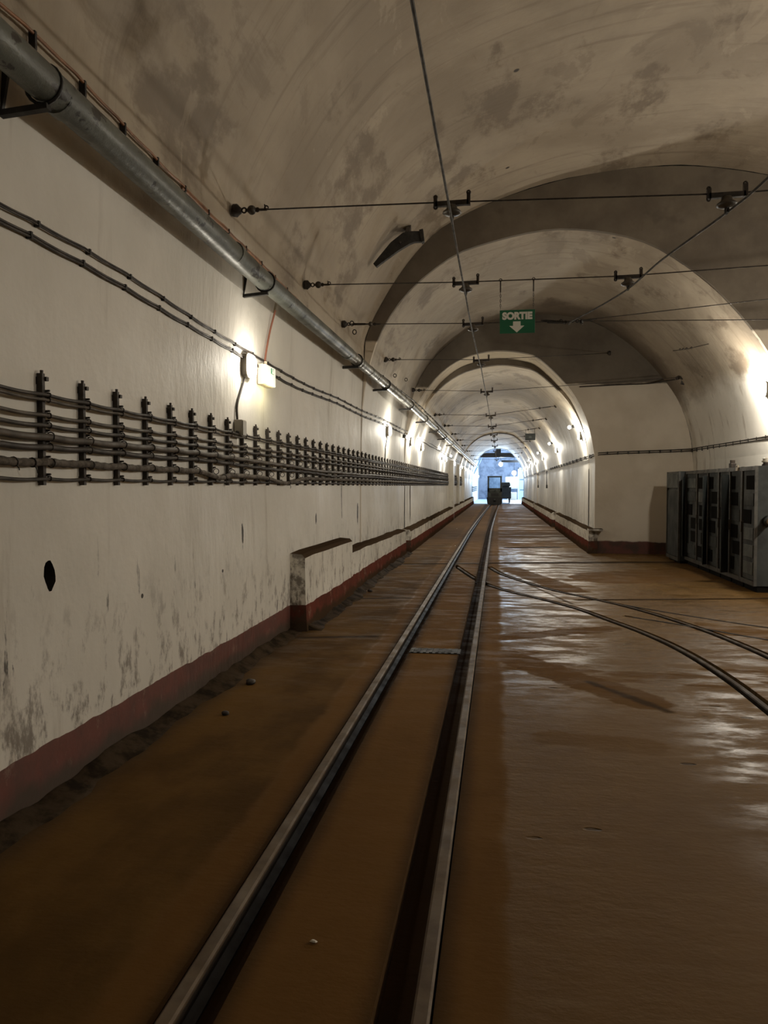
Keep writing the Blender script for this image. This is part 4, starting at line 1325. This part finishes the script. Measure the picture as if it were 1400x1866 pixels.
cw = [(-.34, -5.9, 3.12), (-.32, 1.0, 3.12)] + [(hg[0], yy, hg[1] - .125) for (yy, la, hg, *_r) in S] + [(-.05, 57.8, 2.93)]
t = thing('trolley_wire', 'long overhead trolley wire running down the whole tunnel', 'wire', (-.31, 2.9, 3.1))
cwp = []
for a_, b_ in zip(cw[:-1], cw[1:]):
    for j in range(6):
        q = V(a_).lerp(V(b_), j / 6)
        q.z -= .012 * math.sin(PI * j / 6)
        cwp.append(q)
cwp.append(V(cw[-1]))
MB().tube(cwp, .0078, 7).build('wire', 'copper', t)
bw = catmull([(1.72, -5.9, 3.08), (1.60, 3.0, 3.08), (1.50, 4.6, 3.08), (1.435, 5.2, 3.085), (1.26, 6.3, 3.11), (1.15, 7.2, 3.115), (.97, 8.2, 3.16), (.80, 9.0, 3.205)], 8)
tag(MB().tube(bw, .0080, 7).build('branch_wire', 'copper'), 'curved branch trolley wire crossing the upper right corner', 'wire')
# splice of the branch wire at the third span
t = thing('wire_splice', 'knotted bundle of clamps where branch wire meets third span', 'wire fitting', (.8, 9.0, 3.2))
MB().tube([(.48, 9.0, 3.235), (.55, 9.0, 3.225), (.78, 9.0, 3.205)], [.006, .016, .013], 7).build('turnbuckle', 'black', t)
MB().tube([(.55, 8.99, 3.205), (.75, 8.985, 3.195)], .010, 6).build('clamp_plate', 'black', t)
for k_ in range(7):
    a_ = k_ * .9
    MB().torus((.66 + k_ * .045, 9.0 - .01 * (k_ % 3), 3.205 + .012 * math.sin(a_ * 2)), .02, .0055, (math.cos(a_), math.sin(a_), .5), 10, 5).build('ring_link', 'black', t)
MB().ball((.93, 9.0, 3.21), .022, 8).tube([(.93, 9.0, 3.21), (1.10, 9.0, 3.235)], [.012, .007], 6).build('strain_insulator', 'black', t)
MB().tube([(.97, 9.0, 3.225), (3.0, 9.02, 3.40), (5.79, 9.05, 3.60)], .005, 6).build('stay_wire', 'rust', t)

# green exit sign
sx0, sx1, sz0, sz1, sy = .012, .330, 2.745, 2.957, 7.19
t = thing('exit_sign', 'green hanging SORTIE sign with white arrow on the second span wire', 'sign', ((sx0 + sx1) / 2, sy, sz0))
MB().box(sx0, sx1, sy - .004, sy + .004, sz0, sz1, .002).build('panel', 'sign_green', t)
for xx in (sx0 + .006, sx1 - .014):
    ch_ = MB()
    zt = 3.235
    ch_.torus((xx, sy + .01, zt), .012, .004, (0, 1, 0), 10, 5)
    ch_.tube([(xx, sy + .01, zt - .01), (xx, sy + .01, zt - .11)], .0065, 6)
    nl = 7
    for i in range(nl):
        zc = zt - .122 - i * (zt - .122 - sz1) / nl
        lk = [(V((math.cos(a_) * .0055, 0, math.sin(a_) * .013)) if i % 2 else V((0, math.cos(a_) * .0055, math.sin(a_) * .013))) + V((xx, sy + .008, zc)) for a_ in [2 * PI * j / 10 for j in range(11)]]
        ch_.tube(lk, .0021, 5)
    ch_.build('chain', 'rust', t)
fc = bpy.data.curves.new('letters', 'FONT')
fc.body = 'SORTIE'
fc.size = .098
fc.align_x = 'CENTER'
fc.align_y = 'CENTER'
fc.offset = .006
fc.extrude = .001
fo = bpy.data.objects.new('letters_tmp', fc)
COL.objects.link(fo)
fo.rotation_euler = (PI / 2, 0, 0)
bpy.context.view_layer.update()
me = bpy.data.meshes.new_from_object(fo.evaluated_get(bpy.context.evaluated_depsgraph_get()))
me.transform(fo.matrix_world)
xs = [v.co.x for v in me.vertices]
zs = [v.co.z for v in me.vertices]
fx = .272 / (max(xs) - min(xs))
fz = .070 / (max(zs) - min(zs))
for v in me.vertices:
    v.co.x = (v.co.x - (max(xs) + min(xs)) / 2) * fx
    v.co.z = (v.co.z - (max(zs) + min(zs)) / 2) * fz + (2.903 - sz0)
    v.co.y += -.0052
me.materials.clear()
me.materials.append(M['sign_white'])
bpy.data.objects.remove(fo)
lo = bpy.data.objects.new('letters', me)
lo.parent = t
COL.objects.link(lo)
cx_ = (sx0 + sx1) / 2 - .004
MB().prism([(cx_ - .034, 2.852), (cx_ + .034, 2.852), (cx_ + .034, 2.812), (cx_ + .068, 2.812), (cx_, 2.752), (cx_ - .068, 2.812), (cx_ - .034, 2.812)], 'y', sy - .0062, sy - .004).build('arrow', 'sign_white', t)

# second small sign far down the tunnel
t = thing('far_sign', 'small dark green hanging sign with pale blot, deep in the tunnel', 'sign', (1.07, 26.0, 2.9))
MB().box(.90, 1.23, 26.0, 26.02, 2.86, 3.08).build('panel', 'cab', t)
MB().box(1.02, 1.11, 25.992, 26.0, 2.93, 2.99).build('mark', 'cab_light', t)
MB().tube([(.92, 26.0, 3.08), (.92, 26.0, 3.215)], .006, 5).build('chain', 'rust', t)
MB().tube([(1.21, 26.0, 3.08), (1.21, 26.0, 3.25)], .006, 5).build('chain', 'rust', t)

# black bracket on the vault
t = thing('vault_bracket', 'black wedge-shaped steel bracket projecting from the vault, left of the arch', 'bracket', (-1.1, 9.2, 4.2))
wp = [(-1.452, 9.1, 3.957), (-1.40, 9.1, 4.005), (-1.22, 9.1, 4.165), (-1.08, 9.12, 4.262), (-1.0, 9.14, 4.285), (-.905, 9.16, 4.29)]
wd = [.026, .034, .066, .078, .066, .062]
vs, fs = [], []
for i, (p, r_) in enumerate(zip(wp, wd)):
    p = V(p)
    q = V(wp[min(i + 1, 5)]) - V(wp[max(i - 1, 0)])
    q.normalize()
    nrm = V((-q.z, 0, q.x))
    for s1, s2 in ((-1, -1), (1, -1), (1, 1), (-1, 1)):
        vs.append(p + nrm * r_ * s1 + V((0, .03 * s2, 0)))
for i in range(5):
    for k in range(4):
        a_, b_ = i * 4 + k, i * 4 + (k + 1) % 4
        fs.append((a_, b_, b_ + 4, a_ + 4))
fs += [(3, 2, 1, 0), (20, 21, 22, 23)]
MB().add(vs, fs).build('arm', 'black', t)
MB().bar((-1.07, 9.12, 4.30), (-1.105, 9.62, 4.545), .09, .05, (1, 0, 0)).build('wall_stub', 'rust', t)
MB().ball((-1.15, 9.065, 4.21), .018, 6).build('bolt', 'rust', t)
MB().prism([(-.93, 4.36), (-.885, 4.37), (-.87, 4.23), (-.90, 4.215)], 'y', 9.11, 9.2).build('end_lug', 'black', t)

# rusted leftovers on the vaults
for k_, (p, lb) in enumerate([((-1.80, 9.3, 3.33), 'upper small iron ring near the third span wire anchor'), ((-1.80, 9.47, 3.26), 'lower small iron ring near the third span wire anchor'),
                              ((-1.71, 12.6, 3.16), 'small iron ring on the vault below the fourth span wire'), ((-1.68, 13.9, 3.27), 'small iron ring on the vault before the fifth span wire')]):
    o_ = MB().torus((p[0] + .03, p[1], p[2]), .028, .007, (.5, 1, .2), 12, 5).build('iron_ring', 'rust')
    tag(o_, lb, 'ring', 'iron rings on the vault')
t = thing('old_span_anchor', 'broken length of old span wire with insulators on bay vault, right', 'wire', (3.1, 12.4, 3.5))
MB().tube([(3.19, 12.3, 3.50), (3.12, 12.32, 3.49), (2.90, 12.5, 3.46), (2.72, 12.7, 3.47)], .006, 6).build('wire', 'rust', t)
for xx in (2.80, 2.84, 2.88, 2.94):
    MB().ball((xx, 12.58 - (xx - 2.8) * .9, 3.468), .017, 6).build('insulator', 'rust', t)
MB().tube([(3.18, 12.3, 3.50), (2.85, 13.6, 3.92)], .006, 6).build('stay', 'rust', t)
t = thing('corner_bracket', 'rusty anchor bracket at the bay corner above the cabinets', 'bracket', (3.3, 14.7, 3.3))
MB().bar((3.22, 14.7, 3.30), (3.42, 14.9, 3.42), .05, .05).build('arm', 'rust', t)
MB().bar((3.34, 14.8, 3.20), (3.40, 14.8, 3.50), .06, .02, (0, 1, 0)).build('plate', 'rust', t)
tag(MB().tube(catmull([(3.30, 15.1, 3.34), (2.9, 15.6, 3.335), (2.3, 15.68, 3.33), (1.60, 15.72, 3.31)], 5), .012, 6).build('end_wall_conduit', 'rust'),
    'thin dark conduit across bay end wall where paint meets bare concrete', 'conduit')

# ------------------------------------------------------------------ cabinets
def cabinet(y0, y1, label, x0=3.20, x1=3.72, z0=.08, z1=1.6, style=0):
    t_ = thing('switchgear_cabinet', label, 'cabinet', ((x0 + x1) / 2, (y0 + y1) / 2, 0), 'row of steel cabinets')
    MB().box(x0 + .03, x1, y0 + .004, y1 - .004, z0, z1, .006).build('body', 'cab', t_)
    fr = MB()
    e = .028
    fr.box(x0, x0 + .035, y0 + .004, y0 + .004 + e, z0, z1).box(x0, x0 + .035, y1 - e - .004, y1 - .004, z0, z1)
    fr.box(x0, x0 + .035, y0 + .03, y1 - .03, z1 - .055, z1 - .005).box(x0, x0 + .035, y0 + .03, y1 - .03, z0, z0 + .06)
    fr.build('face_frame', 'cab_edge', t_)
    MB().box(x0 + .05, x1 - .05, y0 + .03, y1 - .03, 0.0, z0).build('plinth', 'dark', t_)
    rnd = random.Random(style * 13 + 5)
    if style == 9:
        MB().box(x0 + .012, x0 + .034, y0 + .05, y1 - .05, z0 + .07, z1 - .33, .004).build('door', 'cab', t_)
        MB().box(x0 - .004, x0 + .034, y0 + .05, y1 - .04, z1 - .29, z1 - .03, .004).build('label_panel', 'cab_light', t_)
        return t_
    ya, yb = y0 + .05, y1 - .05
    d_ = MB().box(x0 + .018, x0 + .034, ya, yb, z0 + .07, z1 - .06).build('door', 'cab', t_)
    rows = 6
    hh = (z1 - z0 - .2) / rows
    for r_ in range(rows):
        zz = z0 + .1 + r_ * hh
        if rnd.random() < .62:
            w0 = rnd.choice([0, .12, .25])
            MB().box(x0 + .010, x0 + .0185, ya + .02 + w0, min(yb - .02, ya + .34 + w0), zz + .02, zz + hh - .02).build('opening_shade', 'dark', d_)  # thin dark plate on the door stands in for a shaded opening
        else:
            MB().box(x0 + .004, x0 + .0185, ya + .03, yb - .05, zz + .03, zz + hh - .03, .004).build('cover_plate', 'cab' if rnd.random() < .6 else 'cab_light', d_)
    MB().tube([(x0 + .018, yb - .03, z0 + .8), (x0 - .02, yb - .03, z0 + .8), (x0 - .02, yb - .03, z0 + .66), (x0 + .018, yb - .03, z0 + .66)], .006, 6).build('handle', 'cab_edge', d_)
    return t_


YC = [10.22, 10.78, 11.32, 11.86, 12.45, 13.1, 13.85]
wh = ['nearest the camera, with bare grey end panel', 'second from the near end of the row', 'third from the near end of the row', 'fourth from the near end of the row', 'fifth from the near end of the row', 'sixth, next to the plain end cabinet']
for k_ in range(6):
    cabinet(YC[k_], YC[k_ + 1], 'blue-grey steel cabinet ' + wh[k_], style=k_)
cabinet(13.9, 14.85, 'plain steel cabinet with pale label panel, far end of the row', 3.10, 3.70, .04, 1.6, 9)
# door leaves standing ajar
for nm_, yh, an in (('switchgear_cabinet.001', 11.30, 62), ('switchgear_cabinet.003', 12.43, 40), ('switchgear_cabinet.005', 13.83, 30)):
    par = bpy.data.objects[nm_]
    a_ = math.radians(an)
    MB().bar((3.19, yh, .82), (3.19 - .13 * math.sin(a_), yh - .13 * math.cos(a_), .82), .016, 1.36).build('open_door_leaf', 'cab', par)
# things on and at the cabinets
t = thing('rusty_lug', 'rusty lug standing on top of the third cabinet', 'fitting', (3.32, 11.62, 1.6))
MB().box(3.29, 3.36, 11.56, 11.68, 1.6, 1.67, .008).build('base', 'rust', t)
MB().tube([(3.325, 11.62, 1.67), (3.325, 11.62, 1.715)], .035, 10).build('knob', 'rust', t)
for k_, (xx, yy, lb) in enumerate([(3.36, 10.35, 'left white porcelain insulator on top of the nearest cabinet'), (3.60, 10.35, 'right white porcelain insulator on top of the nearest cabinet')]):
    t = thing('cabinet_insulator', lb, 'insulator', (xx, yy, 1.6), 'white insulators on the cabinets')
    MB().lathe([(.045, 0), (.045, .02), (.03, .03), (.03, .045)], (xx, yy, 1.6), n=12).build('base', 'rust', t)
    MB().lathe([(.03, .04), (.048, .05), (.05, .065), (.03, .075), (.042, .085), (.03, .10)], (xx, yy, 1.6), n=12).build('porcelain_body', 'porcelain_white', t)
t = thing('paper_tag', 'small pale tag on the top edge of the second cabinet', 'label', (3.2, 10.95, 1.57))
MB().box(3.185, 3.199, 10.90, 10.99, 1.55, 1.625).build('card', 'beige', t)
MB().box(3.183, 3.1855, 10.92, 10.97, 1.60, 1.61).build('pin', 'black', t)
t = thing('bushing_tube', 'beige tube sticking out of the nearest cabinet end panel', 'pipe', (3.5, 10.1, .9))
MB().tube([(3.36, 10.23, .905), (3.42, 9.9, .895), (3.52, 9.4, .885)], .045, 14).build('tube', 'beige', t)
MB().lathe([(.07, -.01), (.07, .02), (.05, .03)], (3.36, 10.21, .905), (.15, -1, 0), 14).build('flange', 'cab', t)

# ------------------------------------------------------------------ litter
def dirt_bank(x0, y0, y1, label, sgn=1):
    mb = MB()
    ny = int((y1 - y0) / .06)
    vs, fs = [], []
    for j in range(ny + 1):
        y_ = y0 + (y1 - y0) * j / ny
        w_ = .10 + .07 * noise.noise(V((y_ * 1.3, x0, 1))) + .04 * noise.noise(V((y_ * 5, x0, 2)))
        h_ = .035 + .03 * noise.noise(V((y_ * 2.1, x0, 3))) + .015 * noise.noise(V((y_ * 7, x0, 4)))
        for (u_, q) in ((-.03, h_ * 1.2), (.0, h_ * 1.1), (w_ * .35, h_ * .7), (w_ * .7, h_ * .3), (w_, .0), (w_, -.02), (-.03, -.02)):
            vs.append((x0 + sgn * u_, y_ + .02 * noise.noise(V((y_ * 9, u_ * 30, 5))), max(q, .002) if q >= 0 else q))
    for j in range(ny):
        for i in range(7):
            a_, b_ = j * 7 + i, j * 7 + (i + 1) % 7
            fs.append((a_, b_, b_ + 7, a_ + 7))
    fs += [tuple(range(7)), tuple(ny * 7 + i for i in reversed(range(7)))]
    o_ = mb.add(vs, fs, True).build('dirt_bank', 'dirt')
    tag(o_, label, 'dirt')
    o_['kind'] = 'stuff'


M['dirt'] = metal_dirty('dark_wall_foot_dirt', (0.050, 0.034, 0.020), (0.016, 0.011, 0.007), 0.9, 0, 7, 1.0)
M['dirt'].node_tree.nodes['Principled BSDF'].inputs['Specular IOR Level'].default_value = 0.05
dirt_bank(-1.89, -2.0, 6.85, 'dark crumbly dirt along the foot of the left wall, before the ledge')
dirt_bank(-1.745, 6.95, 15.2, 'dark crumbly dirt along the foot of the left ledge blocks')
rnd = random.Random(3)
for k_, (x_, y_, lb) in enumerate([(-.53, 2.17, 'pale paper scrap between the main rails near the camera'), (-.93, 17.2, 'white crumb of litter left of the main track, mid tunnel'), (-1.25, 24, 'pale litter scrap far along the left of the track')]):
    mb = MB()
    vs = [(x_ + math.cos(a_) * .010 * (1 + rnd.random() * .5), y_ + math.sin(a_) * .008 * (1 + rnd.random() * .5), .001 + rnd.random() * .008) for a_ in [2 * PI * i / 7 for i in range(7)]]
    vs2 = [(p[0] * .6 + x_ * .4, p[1] * .6 + y_ * .4, p[2] + .004) for p in vs]
    fs = [tuple(reversed(range(7))), tuple(range(7, 14))] + [(i, (i + 1) % 7, 7 + (i + 1) % 7, 7 + i) for i in range(7)]
    mb.add(vs + vs2, fs)
    tag(mb.build('paper_scrap', 'paper'), lb, 'litter', 'litter on the floor')
for k_, (x_, y_, s_, lb) in enumerate([(-1.66, 5.0, .035, 'nearest dark stone at the foot of the left wall'), (-1.60, 9.6, .03, 'dark stone below the second ledge block'), (-1.58, 4.3, .022, 'small dark stone by the wall, nearer than the ledge')]):
    mb = MB()
    mb.ball((x_, y_, s_ * .5), s_, 8)
    for p in mb.v:
        d = noise.noise(p * 30) * .35 + 1
        p.x = x_ + (p.x - x_) * d
        p.y = y_ + (p.y - y_) * d
        p.z = max(0.0, s_ * .4 + (p.z - s_ * .5) * d * .7)
    tag(mb.build('loose_stone', 'rust'), lb, 'stone', 'stones along the left wall')
